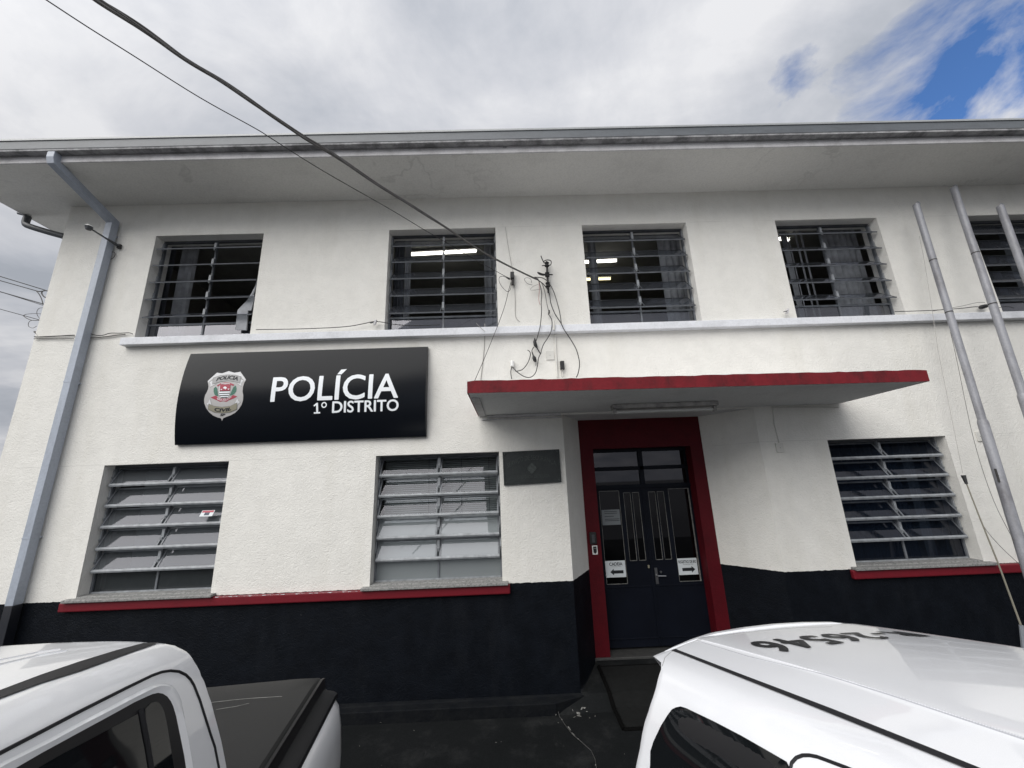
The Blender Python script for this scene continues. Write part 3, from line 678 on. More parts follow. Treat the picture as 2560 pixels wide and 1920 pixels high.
ml = ML.lerp(MBm, max(0, min(1, (ML.y+.01)/(ML.y-MBm.y)))); ml.z = -2.245
row = [ML, ml, V((ml.lerp(MBm, .25).x, -.157, -2.315)), MBm]
for i in range(3):
    a, b_ = row[i]+z_up, row[i+1]+z_up; a2, b2 = V((mx1, a.y, a.z)), V((mx1, b_.y, b_.z)); mb.face([a, a2, b2, b_], 'mat_rubber')
mb.build('mat_pad', t, fixn=False)
mb = MB(); wd = .022
for i in range(3):
    a, b_ = row[i]+z_up, row[i+1]+z_up; mb.tube([a, b_], wd, 'mat_edge', 6)
mb.tube([row[3]+z_up, V((mx1, row[3].y, row[3].z))+z_up], wd*.8, 'mat_edge', 6); mb.tube([row[0]+z_up, V((mx1, row[0].y, row[0].z))+z_up], .006, 'mat_edge', 6)
mb.build('mat_edging', t)
# paint chips and the joint crack
mb = MB(); random.seed(9)
def zsurf(u, v):
    p = onramp(u, v)
    return p+V((0, 0, .008))
def chip(u, v, ru, rv, rot=0):
    n = 9; pts = []
    for i in range(n):
        a = 2*math.pi*i/n; r = random.uniform(.55, 1.1); x, y = ru*r*math.cos(a), rv*r*math.sin(a)
        pts.append(zsurf(u+x*math.cos(rot)-y*math.sin(rot), v+x*math.sin(rot)+y*math.cos(rot)))
    mb.mesh([sum(pts, V((0, 0, 0)))/n]+pts, [(0, i+1, (i+1) % n+1) for i in range(n)], 'putty')
for a in [(1388, 1777, 3, 3, 0), (1390, 1789, 1.5, 2.5, 0), (1446, 1785, 6, 4, .3), (1454, 1774, 2, 6, .5), (1461, 1772, 4, 2.5, 0), (1467, 1781, 3.5, 1, 0), (1436, 1795, 4, 1, -.5), (1432, 1778, 1, 3, -.4), (1474, 1797, 1.7, 1.5, 0), (1424, 1824, 10, 1.6, .9), (1433, 1837, 8, 1.3, .8), (1446, 1850, 3, 1, .5), (1405, 1801, 2.5, 1, .9), (1396, 1809, 1.5, .8, 0), (1489, 1915, 1.5, 3, 0), (1448, 1792, 7, 2, .2)]: chip(*a)
tag(mb.build('paint_chips', fixn=False), kind='structure')
mb = MB()
for a in [(921, 1802, 5, 1.6, .1), (908, 1803, 2, 1, 0), (957, 1797, 1.5, 3, .6), (951, 1806, 3, 1, .2), (965, 1801, 1.5, 1, 0), (1035, 1826, 1.5, 1, 0), (899, 1865, 1.5, 1, 0), (1240, 1856, 2, .8, 0), (1253, 1854, 1.5, .6, 0)]:
    u, v, ru, rv, rot = a; n = 9; pts = []
    for i in range(n):
        al = 2*math.pi*i/n; r = random.uniform(.55, 1.1); x, y = ru*r*math.cos(al), rv*r*math.sin(al); pts.append(PZ(u+x, v+y, ZG+.014))
    mb.mesh(pts, [tuple(range(n))], 'putty')
tag(mb.build('paint_chips', fixn=False), kind='structure')
mb = MB(); line = [(1393, 1770), (1399, 1792), (1412, 1812), (1430, 1836), (1455, 1857), (1478, 1878), (1488, 1900), (1492, 1925)]
mb.tube([zsurf(u, v)-V((0, 0, .004)) for u, v in line], .0035, 'threshold', 5); tag(mb.build('joint', fixn=False), kind='structure')

# ------------------------------------------------------------------ sign board
SY, SB = -.045, .075
sTL, sTR, sBL, sBR = P(476.3, 886, SY), P(1068.7, 865.3, SY), P(437.4, 1112, SY), P(1065.8, 1091.6, SY)
sx0 = (sTL.x+sBL.x)/2; sx1 = (sTR.x+sBR.x)/2; sz1 = (sTL.z+sTR.z)/2; sz0 = (sBL.z+sBR.z)/2
def sy(z): t = (z-(sz0+sz1)/2)/((sz1-sz0)/2); return SY-SB*(1-t*t)
def PS(u, v):
    y = SY-SB*.7
    for _ in range(6): p = P(u, v, y); y = sy(p.z)
    return P(u, v, y)
sign = thing('police_sign', 'long curved black board reading POLÍCIA 1º DISTRITO with a police badge', 'sign')
mb = MB(); n = 24; zz = [sz0+(sz1-sz0)*i/n for i in range(n+1)]
fr = [(sx0, sy(z), z) for z in zz]; fr2 = [(sx1, sy(z), z) for z in zz]
mb.mesh(fr+fr2, [(i, n+1+i, n+2+i, i+1) for i in range(n)], 'sign_black'); mb.build('board', sign, smooth=True, fixn=False)
mb = MB()
for x in (sx0, sx1): mb.face([(x, sy(z), z) for z in zz]+[(x, -.002, sz1), (x, -.002, sz0)], 'sign_black')
mb.face([(sx0, SY, sz0), (sx1, SY, sz0), (sx1, -.002, sz0), (sx0, -.002, sz0)], 'sign_black'); mb.face([(sx0, SY, sz1), (sx1, SY, sz1), (sx1, -.002, sz1), (sx0, -.002, sz1)], 'sign_black'); mb.build('board_return', sign, fixn=False)
def s5(x, y): return PS(420+x/3.16, 840+y/3.16)
def sign_text(body, bl_, br_, tl_, bold, name='lettering', mat='letter_white', off=.004, arc=0.0, squash=0, accent=None):
    """bl_, br_, tl_ : box corners in (x,z) sign space"""
    m_ = MB()
    def fn(a, b_):
        x = bl_[0]+(br_[0]-bl_[0])*a+(tl_[0]-bl_[0])*b_; z = bl_[1]+(br_[1]-bl_[1])*a+(tl_[1]-bl_[1])*b_+arc*(1-(2*a-1)**2)
        return V((x, sy(z)-off, z))
    bold_text(m_, body, bold, fn, lambda p, k: p-V((0, k, 0)), mat); return m_.build(name, sign, fixn=False)
def xz(p): return (p.x, p.z)
b1, b2, b3 = s5(808, 520), s5(1818, 480), s5(820, 338)
asc = s5(1390, 262).z
top_cap = (s5(820, 338).z+s5(1755, 298).z)/2; base = (b1.z+b2.z)/2
# POLICIA without the accent sets the cap height; the accent is drawn apart
sign_text('POLICIA', (b1.x, base-.012), (b2.x, base-.012), (b1.x, top_cap+.012), .016)
v2 = [xz(s5(*p)) for p in ((1338, 303), (1370, 266), (1415, 262), (1372, 303))]
m_ = MB(); m_.mesh([(x, sy(z)-.004, z) for x, z in v2], [(0, 1, 2, 3)], 'letter_white'); m_.build('lettering', sign, fixn=False)
d1, d2 = s5(1296, 608), s5(1823, 590); dt = s5(1300, 520)
sign_text('DISTRITO', (d1.x, (d1.z+d2.z)/2-.003), (d2.x, (d1.z+d2.z)/2-.003), (d1.x, (dt.z+s5(1780, 502).z)/2+.004), .024)
p1_ = [xz(s5(*p)) for p in ((1153, 615), (1203, 612), (1203, 600), (1188, 601), (1186, 528), (1173, 529), (1151, 549), (1156, 558), (1171, 548), (1172, 602), (1153, 603))]
v2, f2 = polyfill(p1_); m_ = MB(); m_.mesh([(x, sy(z)-.004, z) for x, z in v2], f2, 'letter_white'); m_.build('lettering', sign, fixn=False)
ctr = s5(1234, 545); m_ = MB(); ro, ri = .037, .022; nn_ = 24
vs = []
for r in (ro, ri):
    for i in range(nn_): a = 2*math.pi*i/nn_; z = ctr.z+r*math.sin(a); x = ctr.x+r*.92*math.cos(a); vs.append((x, sy(z)-.004, z))
m_.mesh(vs, [(i, (i+1) % nn_, nn_+(i+1) % nn_, nn_+i) for i in range(nn_)], 'letter_white'); m_.build('lettering', sign, fixn=False)
# badge
def s8(x, y): return PS(480+x/9.756, 900+y/9.756)
def shape(pts, off, mat, name='badge_layer', parent=None, curve=True):
    p2 = [xz(s8(*p)) for p in pts]; v2, f2 = polyfill(densify(p2, .03), .04)
    m_ = MB(); m_.mesh([(x, sy(z)-off, z) for x, z in v2], f2, mat); return m_.build(name, parent or badge, fixn=False)
def cr(pts, n=5):
    out = []; L_ = len(pts)
    for i in range(L_):
        p0, p1, p2_, p3 = (V((*pts[(i+k-1) % L_], 0)) for k in range(4))
        for k in range(n): t = k/n; q = .5*((2*p1)+(-p0+p2_)*t+(2*p0-5*p1+4*p2_-p3)*t*t+(-p0+3*p1-3*p2_+p3)*t**3); out.append((q.x, q.y))
    return out
badge = thing('tmp', '', ''); bpy.data.objects.remove(badge)
outline = [(615, 310), (660, 322), (740, 325), (820, 312), (905, 270), (960, 298), (1040, 312), (1110, 305), (1185, 285), (1250, 375), (1325, 480), (1280, 560), (1250, 650), (1238, 760), (1255, 860), (1250, 980), (1215, 1090), (1150, 1195), (1060, 1285), (950, 1350), (850, 1385), (775, 1418), (755, 1445), (737, 1490), (722, 1445), (700, 1418), (620, 1400), (520, 1355), (420, 1270), (350, 1170), (305, 1050), (302, 960), (325, 860), (370, 780), (400, 710), (410, 640), (400, 580), (388, 515), (450, 455), (540, 380)]
p2 = [xz(s8(*p)) for p in outline]; v2, f2 = polyfill(densify(p2, .03), .04)
m_ = MB(); m_.mesh([(x, sy(z)-.004, z) for x, z in v2], f2, 'badge_grey'); badge = m_.build('badge', sign, fixn=False)
shape([(615, 312), (740, 327), (905, 274), (1040, 314), (1183, 290), (1318, 482), (1290, 530), (1210, 420), (900, 362), (540, 435), (395, 560), (391, 517)], .0048, 'badge_light')
def outlined(pts, mat, off, lw=7):
    cx = sum(p[0] for p in pts)/len(pts); cy = sum(p[1] for p in pts)/len(pts)
    shape([(cx+(x-cx)*(1+lw/abs(max(80, abs(x-cx)))), cy+(y-cy)*(1+lw/max(60, abs(y-cy)))) for x, y in pts], off, 'badge_line'); shape(pts, off+.0008, mat)
outlined([(430, 540), (530, 495), (515, 590), (600, 585), (445, 665), (460, 600)], 'badge_light', .0052)
outlined([(1195, 465), (1275, 500), (1215, 560), (1215, 640), (1100, 575), (1175, 570)], 'badge_light', .0052)
outlined([(530, 440), (700, 385), (880, 365), (1060, 372), (1205, 415), (1175, 570), (1040, 525), (880, 505), (700, 530), (510, 592)], 'badge_ribbon', .0070)
outlined([(445, 950), (490, 1100), (410, 1080), (405, 1130), (355, 1055), (400, 1045)], 'badge_light', .0052)
outlined([(1113, 925), (1140, 1000), (1185, 1025), (1110, 1100), (1105, 1045), (1050, 1060)], 'badge_light', .0052)
outlined([(425, 1075), (560, 1130), (740, 1150), (930, 1130), (1108, 1050), (1100, 1205), (930, 1275), (740, 1295), (560, 1275), (405, 1205)], 'badge_gold', .0070)
# coat of arms
for side in (0, 1):
    if side == 0: lf = [(585, 650), (620, 690), (635, 770), (640, 840), (660, 880), (610, 880), (560, 850), (535, 780), (535, 700)]
    else: lf = [(1075, 625), (1095, 700), (1085, 770), (1040, 830), (970, 865), (925, 870), (950, 810), (980, 740), (1010, 670)]
    shape(lf, .0056, 'badge_green')
shape([(460, 915), (590, 868), (650, 925), (700, 940), (800, 950), (920, 925), (1010, 855), (1115, 890), (1010, 945), (900, 985), (850, 1020), (770, 1005), (690, 1020), (620, 985), (560, 962)], .0058, 'badge_red')
shape([(690, 585), (955, 580), (935, 780), (900, 890), (860, 925), (790, 932), (720, 915), (685, 880), (672, 830)], .0066, 'letter_white')
shape([(697, 600), (952, 595), (938, 752), (685, 765)], .0074, 'badge_red')
shape([(615, 625), (700, 575), (820, 548), (945, 560), (1045, 605), (1010, 635), (930, 600), (820, 590), (700, 605), (640, 650)], .0078, 'badge_red')
shape([(720, 578), (830, 566), (940, 576), (940, 592), (830, 584), (722, 594)], .0086, 'badge_light')
shape([(765, 690), (800, 650), (840, 655), (868, 690), (830, 705), (825, 735), (808, 700)], .0086, 'letter_white')
shape([(705, 715), (752, 712), (730, 740)], .0086, 'letter_white'); shape([(878, 705), (925, 702), (902, 730)], .0086, 'letter_white')
for a, b_, l_, r_ in ((752, 770, 684, 936), (806, 826, 676, 926), (858, 880, 680, 905), (905, 926, 715, 870)): shape([(l_, a+4), (r_, a-4), (r_-3, b_-4), (l_+3, b_+4)], .0076, 'ink')
def btext(body, bl8, br8, h8, bold, mat, off, arc, name='badge_lettering'):
    A, B = s8(*bl8), s8(*br8); T = s8(bl8[0], bl8[1]-h8); m_ = MB()
    def fn(a, b_):
        x = A.x+(B.x-A.x)*a+.012*b_; z = A.z+(B.z-A.z)*a+(T.z-A.z)*b_+arc*(1-(2*a-1)**2); return V((x, sy(z)-off, z))
    bold_text(m_, body, bold, fn, lambda p, k: p-V((0, k, 0)), mat); m_.build(name, badge, fixn=False)
btext('POLICIA', (595, 528), (1122, 515), 95, .05, 'ink', .0092, .024)
btext('CIVIL', (545, 1245), (965, 1225), 88, .06, 'ink', .0092, -.018)
btext('SP', (685, 1370), (800, 1370), 58, .06, 'ink', .0062, 0)
btext('SÃO PAULO', (612, 955), (955, 930), 45, .02, 'letter_white', .0068, -.030)

# ------------------------------------------------------------------ bronze plaque
def s9(x, y): return P(1250+x/13.01, 1110+y/13.01, -.02)
t = thing('bronze_plaque', 'dark cast bronze plaque with raised lettering beside the lower middle window', 'plaque')
q = [s9(80, 260), s9(1920, 170), s9(2000, 1240), s9(130, 1350)]
def bil(a, b_, y=None):
    p = (q[3].lerp(q[2], a)).lerp(q[0].lerp(q[1], a), b_); 
    if y is not None: p.y = y
    return p
mb = MB(); n_ = [p.copy() for p in q]; bk = [V((p.x, -.001, p.z)) for p in q]
mb.mesh(q+bk, [(0, 1, 2, 3), (0, 4, 5, 1), (1, 5, 6, 2), (2, 6, 7, 3), (3, 7, 4, 0)], 'bronze'); pb = mb.build('plate', t, bevel=.003)
mb = MB(); e = .035
for a0, a1, b0, b1 in ((0, 1, 0, .05), (0, 1, .95, 1), (0, .025, .05, .95), (.975, 1, .05, .95)):
    c_ = [bil(a0, b0, -.026), bil(a1, b0, -.026), bil(a1, b1, -.026), bil(a0, b1, -.026)]; mb.mesh(c_+[V((p.x, -.0205, p.z)) for p in c_], [(0, 1, 2, 3), (0, 4, 5, 1), (1, 5, 6, 2), (2, 6, 7, 3), (3, 7, 4, 0)], 'bronze')
mb.build('rim', t)
mb = MB()
for a, b_ in ((.04, .93), (.965, .93), (.04, .07), (.96, .07)): c0 = bil(a, b_, -.026); mb.tube([c0, c0+V((0, -.006, 0))], [.010, .007], 'bronze_hi', 10)
mb.build('screw', t)
def ptext(body, a0, a1, b0, b1, arc):
    vs, fs = text_mesh(body, 0, res=2); m_ = MB(); m_.mesh([bil(a0+(a1-a0)*x, b0+(b1-b0)*y+arc*(1-(2*x-1)**2), -.0245) for x, y in vs], fs, 'bronze_hi'); m_.build('raised_lettering', t, fixn=False)
ptext('SERVIÇO DE SEGURANÇA', .07, .93, .46, .64, .22); ptext('DELEGACIA DE POLÍCIA', .24, .80, .17, .29, 0)
m_ = MB(); cc = bil(.5, .46, -.021); m_.mesh([cc+V((.05*math.cos(a_)*(1+.15*math.cos(4*a_)), -.010 if k_ else 0, .055*math.sin(a_)*(1+.15*math.cos(4*a_)))) for k_ in (0, 1) for a_ in [2*math.pi*i/16 for i in range(16)]], [tuple(range(16, 32))]+[(i, (i+1) % 16, 16+(i+1) % 16, 16+i) for i in range(16)], 'bronze_hi'); m_.build('relief_crest', t)

# ------------------------------------------------------------------ porch batten lamp under the canopy
t = thing('fluorescent_batten', 'grey unlit fluorescent batten under the entrance canopy', 'light fitting')
zl = CZ-.004
a, b_ = PZ(1532, 1011, zl), PZ(1793, 1003, zl)
yl = (a.y+b_.y)/2; mb = MB(); mb.box(a.x, b_.x, yl-.02, yl+.10, zl-.050, zl, 'batten'); mb.build('housing', t, bevel=.006)
mb = MB(); mb.tube([V((a.x+.05, yl+.04, zl-.085)), V((b_.x-.05, yl+.04, zl-.085))], .018, 'tube_off', 12); mb.build('tube', t, smooth=True)
for x in (a.x+.03, b_.x-.03):
    mb = MB(); mb.box(x-.014, x+.014, yl+.01, yl+.07, zl-.108, zl-.051, 'batten'); mb.build('lamp_holder', t, bevel=.004)

# ------------------------------------------------------------------ downpipe
dp = thing('downpipe', 'blue-grey square rainwater downpipe running down the left end of the facade', 'downpipe')
px0 = PZ(137, 392, 4.08).x
mb = MB(); mb.sweep([(px0, -.815, 4.122), (px0, -.815, 4.05), (px0, -.80, 4.0), (-5.425, -.075, 3.70), (-5.430, -.070, 3.62), (-5.47, -.070, -1.135)], (1, 0, 0), .045, .048, 'pipe_paint'); mb.build('pipe', dp, bevel=.004)
mb = MB(); mb.sweep([(-5.47, -.070, -1.137), (-5.48, -.070, ZG+.12)], (1, 0, 0), .0452, .0482, 'pipe_black'); mb.build('pipe_foot', dp, bevel=.004)
for z in (3.5, 1.38, -.45):
    mb = MB(); xx = -5.43-.04*(3.62-z)/4.75; mb.box(xx-.0475, xx+.0475, -.1205, -.001, z-.004, z+.012, 'pipe_paint'); mb.build('bracket', dp)
mb = MB(); q0 = V((OX+.02, .16, 4.00))
path = smoothline([q0+V((0, 0, .02)), q0+V((.0, .0, -.10)), P(75, 566, .16), P(120, 580, .16), P(164, 592, .16)], 5); mb.tube(path, .042, 'steel_dark', 12); mb.tube([P(46, 533, .16), P(62, 537, .16)], .02, 'steel_dark', 8)
tag(mb.build('elbow_pipe', smooth=True), 'dark grey bent rainwater pipe under the left eaves end', 'pipe')

# wall lamp on arm near the left corner
t = thing('wall_lamp', 'small round lamp on a dark bracket arm beside the downpipe', 'wall lamp')
b0 = P(298, 616, -.02); tip = P(212, 564, -.42); head = P(222, 569, -.38)
mb = MB(); mb.tube([b0, P(285, 608, -.08), P(262, 594, -.20), head], [.016, .020, .010, .010], 'steel_dark', 8); mb.tube([tip, head], .008, 'steel_dark', 8); mb.obox(b0, (.02, 0, 0), (0, .016, 0), (0, 0, .03), 'black_rubber'); mb.build('bracket_arm', t)
mb = MB(); ring = [head+V((.0, 0, -.035)), head+V((0, 0, -.03)), head+V((0, 0, .012)), head+V((0, 0, .03)), head+V((0, 0, .036))]
mb.tube(ring, [.012, .028, .040, .032, .008], 'steel_dark', 16); mb.build('lamp_housing', t, smooth=True)
mb = MB(); mb.tube([head+V((0, 0, .014)), head+V((0, 0, .03))], [.042, .034], 'white_plastic', 16); mb.build('lamp_rim', t, smooth=True)
mb = MB(); mb.tube(smoothline([P(262, 640, -.02), P(280, 630, -.03), P(288, 634, -.02), P(283, 645, -.02), P(265, 652, -.02)], 5), .004, 'cable_grey', 5); tag(mb.build('wire'), 'short curl of thin wire under the wall lamp', 'wire')

# ------------------------------------------------------------------ overhead cables
def vplane(u, v, p0, m):                 # vertical plane through p0 with dx = m*dy
    d = ray(u, v); o_ = CAM-p0; t_ = -(o_.x-m*o_.y)/(d.x-m*d.y); return CAM+d*t_
ra0 = P(1335, 693, -.16)
M_ = .85
def cablepath(pxs, m=M_):
    pts = [vplane(u, v, ra0, m) for u, v in pxs]; return pts
main_px = [(1345, 698), (1335, 695), (1265, 661), (1193, 621), (1112, 567), (1045, 524), (944, 460), (829, 383), (741, 331), (648, 268), (560, 207), (463, 147), (347, 66), (237, -2), (190, -32), (120, -80)]
cp = smoothline(cablepath(main_px), 8)
CB = {}
t = thing('service_cable', 'thick bundle of twisted grey cables crossing the sky to the wall bracket', 'cable bundle')
for k in range(4):
    pts = []
    for i, p in enumerate(cp):
        a = 2*math.pi*k/4+i*.16; d = 5; rad = (.006+.009*i/len(cp)) if k else .003
        wob = 1+.35*math.sin(i*.11+k)
        pts.append(p+V((rad*wob*math.cos(a)*.7, rad*wob*math.cos(a)*.5, rad*wob*math.sin(a))))
    mb = MB(); mb.tube(pts, [(.0066+.0034*i/len(pts))*(1 if k != 3 else .8) for i in range(len(pts))], 'cable_grey', 7); mb.build('strand', t, smooth=True)
ra1 = P(1277, 696, -.10)
def vplane1(u, v, m): d = ray(u, v); o_ = CAM-ra1; t_ = -(o_.x-m*o_.y)/(d.x-m*d.y); return CAM+d*t_
thin_px = [(1273, 694), (1264, 691), (1190, 650), (1112, 604), (1058, 573), (977, 524), (809, 428), (683, 349), (640, 322), (498, 243), (330, 137), (220, 68), (116, 0), (0, -76)]
mb = MB(); mb.tube(smoothline([vplane1(u, v, .85) for u, v in thin_px], 5), .0036, 'cable_black', 6)
tag(mb.build('phone_cable', smooth=True), 'thin dark cable running beside the thick bundle to the black clamp', 'cable')

def c7(x, y, yy=-.05): return P(1160+x/3.95, 560+y/3.95, yy)
def wire(name, pts, r, mat, label, cat='cable', group=None, yy=-.05, n=7, ydips=None):
    P_ = [c7(x, y, yy if ydips is None else ydips[i]) for i, (x, y) in enumerate(pts)]
    mb = MB(); mb.tube(smoothline(P_, 6), r, mat, n); return tag(mb.build(name, smooth=True), label, cat, group)
G_ = 'cables hanging from the wall bracket'
wire('drop_cable', [(690, 525), (728, 545), (750, 600), (768, 690), (762, 780), (766, 860), (755, 990), (735, 1080), (712, 1155)], .0055, 'cable_black', 'black drop cable ending in the upper splice connector', group=G_, yy=-.115)
wire('drop_cable', [(738, 570), (745, 640), (738, 740), (752, 800)], .003, 'wire_red', 'thin red wire hanging below the cable bundle', group=G_, yy=-.115)
wire('drop_cable', [(720, 540), (770, 590), (800, 680), (815, 770), (838, 872)], .005, 'cable_grey', 'grey drop cable ending in the small grey splice', group=G_, yy=-.115)
wire('drop_cable', [(838, 895), (868, 955), (862, 1050), (830, 1120), (790, 1180), (768, 1235), (758, 1280)], .0055, 'cable_black', 'black cable from the grey splice down to the looped cable', group=G_, yy=-.115)
wire('drop_cable', [(755, 1280), (735, 1330), (725, 1400), (705, 1470), (660, 1512), (600, 1508), (530, 1465), (478, 1410)], .0055, 'cable_black', 'black cable looping low to the white entry knob', group=G_, yy=-.115)
wire('drop_cable', [(700, 525), (780, 535), (840, 585), (890, 680), (930, 810), (950, 900), (962, 985)], .0055, 'cable_black', 'right-hand black drop cable bending over the bracket', group=G_, yy=-.115)
wire('drop_cable', [(722, 548), (790, 600), (840, 680), (860, 790), (900, 890), (955, 975), (990, 1045), (1050, 1135), (1105, 1230), (1135, 1330), (1140, 1400), (1125, 1480), (1108, 1515)], .0062, 'cable_black', 'long black drop cable curving down to the canopy top', group=G_, yy=-.115)
wire('drop_cable', [(465, 570), (440, 660), (405, 800), (350, 960), (290, 1110), (200, 1330), (105, 1548)], .0038, 'cable_black', 'thin dark cable slanting from the clamp down to the canopy left end', group=G_, yy=-.115)
wire('wire_loop', [(440, 540), (390, 518), (352, 525), (348, 570), (380, 625), (430, 668), (460, 640), (465, 575)], .0032, 'cable_black', 'thin black wire loop beside the black clamp', 'wire')
wire('wire_loop', [(668, 580), (655, 540), (610, 532), (598, 555), (630, 590), (675, 602)], .003, 'cable_grey', 'thin grey curl of wire left of the bracket', 'wire')
wire('wire_loop', [(735, 595), (680, 618), (655, 650), (700, 652), (775, 640)], .003, 'wire_light', 'pale curl of wire below the grey curl', 'wire')
wire('wall_wire', [(408, 30), (430, 180), (455, 330), (482, 475)], .0024, 'wire_light', 'faint painted wire rising above the black clamp', 'wire', yy=-.006)
wire('wall_wire', [(498, 600), (505, 740), (506, 880), (520, 935), (552, 965)], .0035, 'wire_light', 'pale painted wire curving from the clamp to the ledge', 'wire', yy=-.006)
wire('wall_wire', [(205, 985), (207, 1070), (195, 1280), (165, 1540)], .0045, 'wire_light', 'pale conduit between the ledge and the canopy left end', 'conduit', yy=-.006)
wire('wall_wire', [(120, 980), (160, 1020), (205, 1060)], .003, 'wire_light', 'short pale wire crossing the ledge', 'wire', yy=-.095)
# white conduit, junction plate
t = thing('conduit', 'white conduit from the ledge down to the canopy past the square plate', 'conduit')
a, b_ = c7(888, 960, -.1), c7(888, 1045, -.1); mb = MB(); mb.tube([a, b_], .014, 'cream_plastic', 8); mb.build('sleeve', t, smooth=True)
mb = MB(); mb.tube([c7(898, 1050, -.012), c7(908, 1250, -.012), c7(922, 1510, -.012)], .010, 'cream_plastic', 8); mb.build('tube', t, smooth=True)
def plate(u0, v0, u1, v1, label, mat='cream_plastic', name='junction_plate'):
    a, b_ = P(u0, v0, -.01), P(u1, v1, -.01); t = thing(name, label, 'junction plate'); mb = MB(); mb.box(min(a.x, b_.x), max(a.x, b_.x), -.014, -.001, min(a.z, b_.z), max(a.z, b_.z), mat); mb.build('cover', t, bevel=.003)
    mb = MB(); c0 = (a+b_)/2; mb.tube([V((c0.x, -.014, c0.z)), V((c0.x, -.016, c0.z))], .004, 'steel_dark', 8); mb.build('screw', t)
plate(1364.5, 878, 1385.5, 899, 'small square cream plate on the wall above the canopy'); plate(1938, 1108, 1962, 1131, 'square cream plate on the wall right of the porch')
plate(2438, 1079, 2462, 1103, 'square cream plate on the wall behind the first flagpole')
mb = MB(); mb.tube([P(1948, 1107, -.006), P(1936, 1062, -.006), P(1931, 1019, -.006)], .007, 'cream_plastic', 6); mb.tube([P(1929, 1018, -.008), P(2098, 1017, -.008)], .009, 'cream_plastic', 6); tag(mb.build('conduit'), 'thin cream conduit from the square plate up to under the canopy right end', 'conduit')
# insulator bracket
t = thing('insulator_rack', 'dark vertical insulator bracket where the cable bundle meets the wall', 'insulator bracket')
mb = MB(); mb.tube([c7(818, 375, -.03), c7(822, 500, -.03), c7(834, 680, -.03)], .014, 'rust_iron', 8); mb.tube([c7(816, 370, -.12), c7(822, 500, -.12), c7(832, 640, -.12)], .012, 'rust_iron', 8)
for x, y in ((817, 376), (834, 672)): mb.tube([c7(x, y, -.005), c7(x, y, -.13)], .012, 'rust_iron', 8)
mb.build('rack_frame', t)
for x, y in ((818, 400), (822, 500), (828, 600)):
    p = c7(x, y, -.125); mb = MB(); mb.tube([p+V((0, 0, k)) for k in (-.035, -.025, -.012, 0, .012, .025, .035)], [.020, .032, .028, .018, .028, .032, .020], 'black_rubber', 12); mb.build('insulator', t, smooth=True)
mb = MB(); mb.tube(smoothline([c7(760, 315, -.15), c7(775, 355, -.15), c7(795, 388, -.14)], 5), .007, 'cable_black', 6); mb.tube(smoothline([c7(785, 370, -.15), c7(820, 355, -.15), c7(858, 365, -.15), c7(858, 400, -.15), c7(835, 408, -.15)], 5), .0065, 'cable_black', 6)
mb.tube(smoothline([c7(770, 412, -.15), c7(800, 408, -.15), c7(830, 405, -.15)], 4), .007, 'cable_black', 6); mb.tube(smoothline([c7(726, 476, -.15), c7(745, 495, -.15), c7(780, 505, -.15), c7(822, 500, -.15), c7(876, 500, -.15)], 5), .0085, 'cable_black', 6); mb.tube(smoothline([c7(735, 478, -.16), c7(770, 492, -.16), c7(805, 498, -.16)], 5), .007, 'cable_black', 6)
mb.build('tie_wire', t)
t = thing('cable_clamp', 'black rectangular cable clamp on the wall left of the bracket', 'cable clamp')
a = c7(479, 505, -.05); mb = MB(); mb.box(a.x-.030, a.x+.022, -.07, -.005, a.z-.05, a.z+.045, 'black_rubber'); mb.build('clamp_body', t, bevel=.006)
mb = MB(); a = c7(483, 575, -.04); mb.obox(a, (.018, 0, 0), (0, .02, 0), (.004, 0, .04), 'rust_iron'); mb.tube([c7(418, 528, -.10), c7(452, 545, -.08)], [.006, .014], 'black_rubber', 8); mb.build('clamp_hook', t)
def splice(pts, rad, label, mat='black_rubber'):
    mb = MB(); mb.tube([c7(x, y, -.05) for x, y in pts], rad, mat, 8); tag(mb.build('cable_splice', smooth=True), label, 'splice')
splice([(700, 1125), (698, 1160), (705, 1195), (722, 1225)], [.006, .020, .024, .010], 'upper black cable splice with frayed grey top')
splice([(672, 1265), (685, 1300), (692, 1320), (700, 1345), (708, 1362)], [.007, .010, .024, .024, .012], 'lower black ball-shaped cable splice')
splice([(842, 850), (840, 875), (835, 895)], [.008, .014, .008], 'small grey cable splice right of the drop cables', 'cable_grey')
wire('splice_lead', [(722, 1225), (745, 1265), (758, 1285)], .008, 'cable_black', 'short thick lead from the upper splice to the looped cable', 'cable')
wire('splice_lead', [(692, 1212), (672, 1245), (672, 1275)], .0055, 'cable_black', 'short lead joining the upper and lower splices', 'cable')
wire('splice_lead', [(628, 1245), (650, 1262), (655, 1300), (630, 1370), (585, 1430), (540, 1450), (505, 1452)], .0055, 'cable_black', 'black cable curving left to the white entry knob', 'cable')
wire('splice_lead', [(472, 1410), (462, 1460), (470, 1530)], .0055, 'cable_black', 'short black cable from the white knob down to the canopy', 'cable')
wire('splice_lead', [(712, 1362), (710, 1400)], .0035, 'cable_black', 'frayed wire end under the ball-shaped splice', 'wire')
a = c7(476, 1383, -.03); mb = MB(); mb.tube([a+V((0, 0, .045)), a+V((0, 0, .035)), a+V((0, 0, -.03)), a+V((0, 0, -.034))], [.018, .027, .027, .012], 'white_plastic', 12); tag(mb.build('cable_entry', smooth=True), 'white round cable entry knob just above the canopy', 'cable entry')
t = thing('wall_socket_box', 'small black box with a wire loop just above the canopy', 'box')
a = c7(970, 1395, -.03); mb = MB(); mb.box(a.x-.026, a.x+.026, -.05, -.002, a.z-.055, a.z+.055, 'black_rubber'); mb.build('box_body', t, bevel=.005)
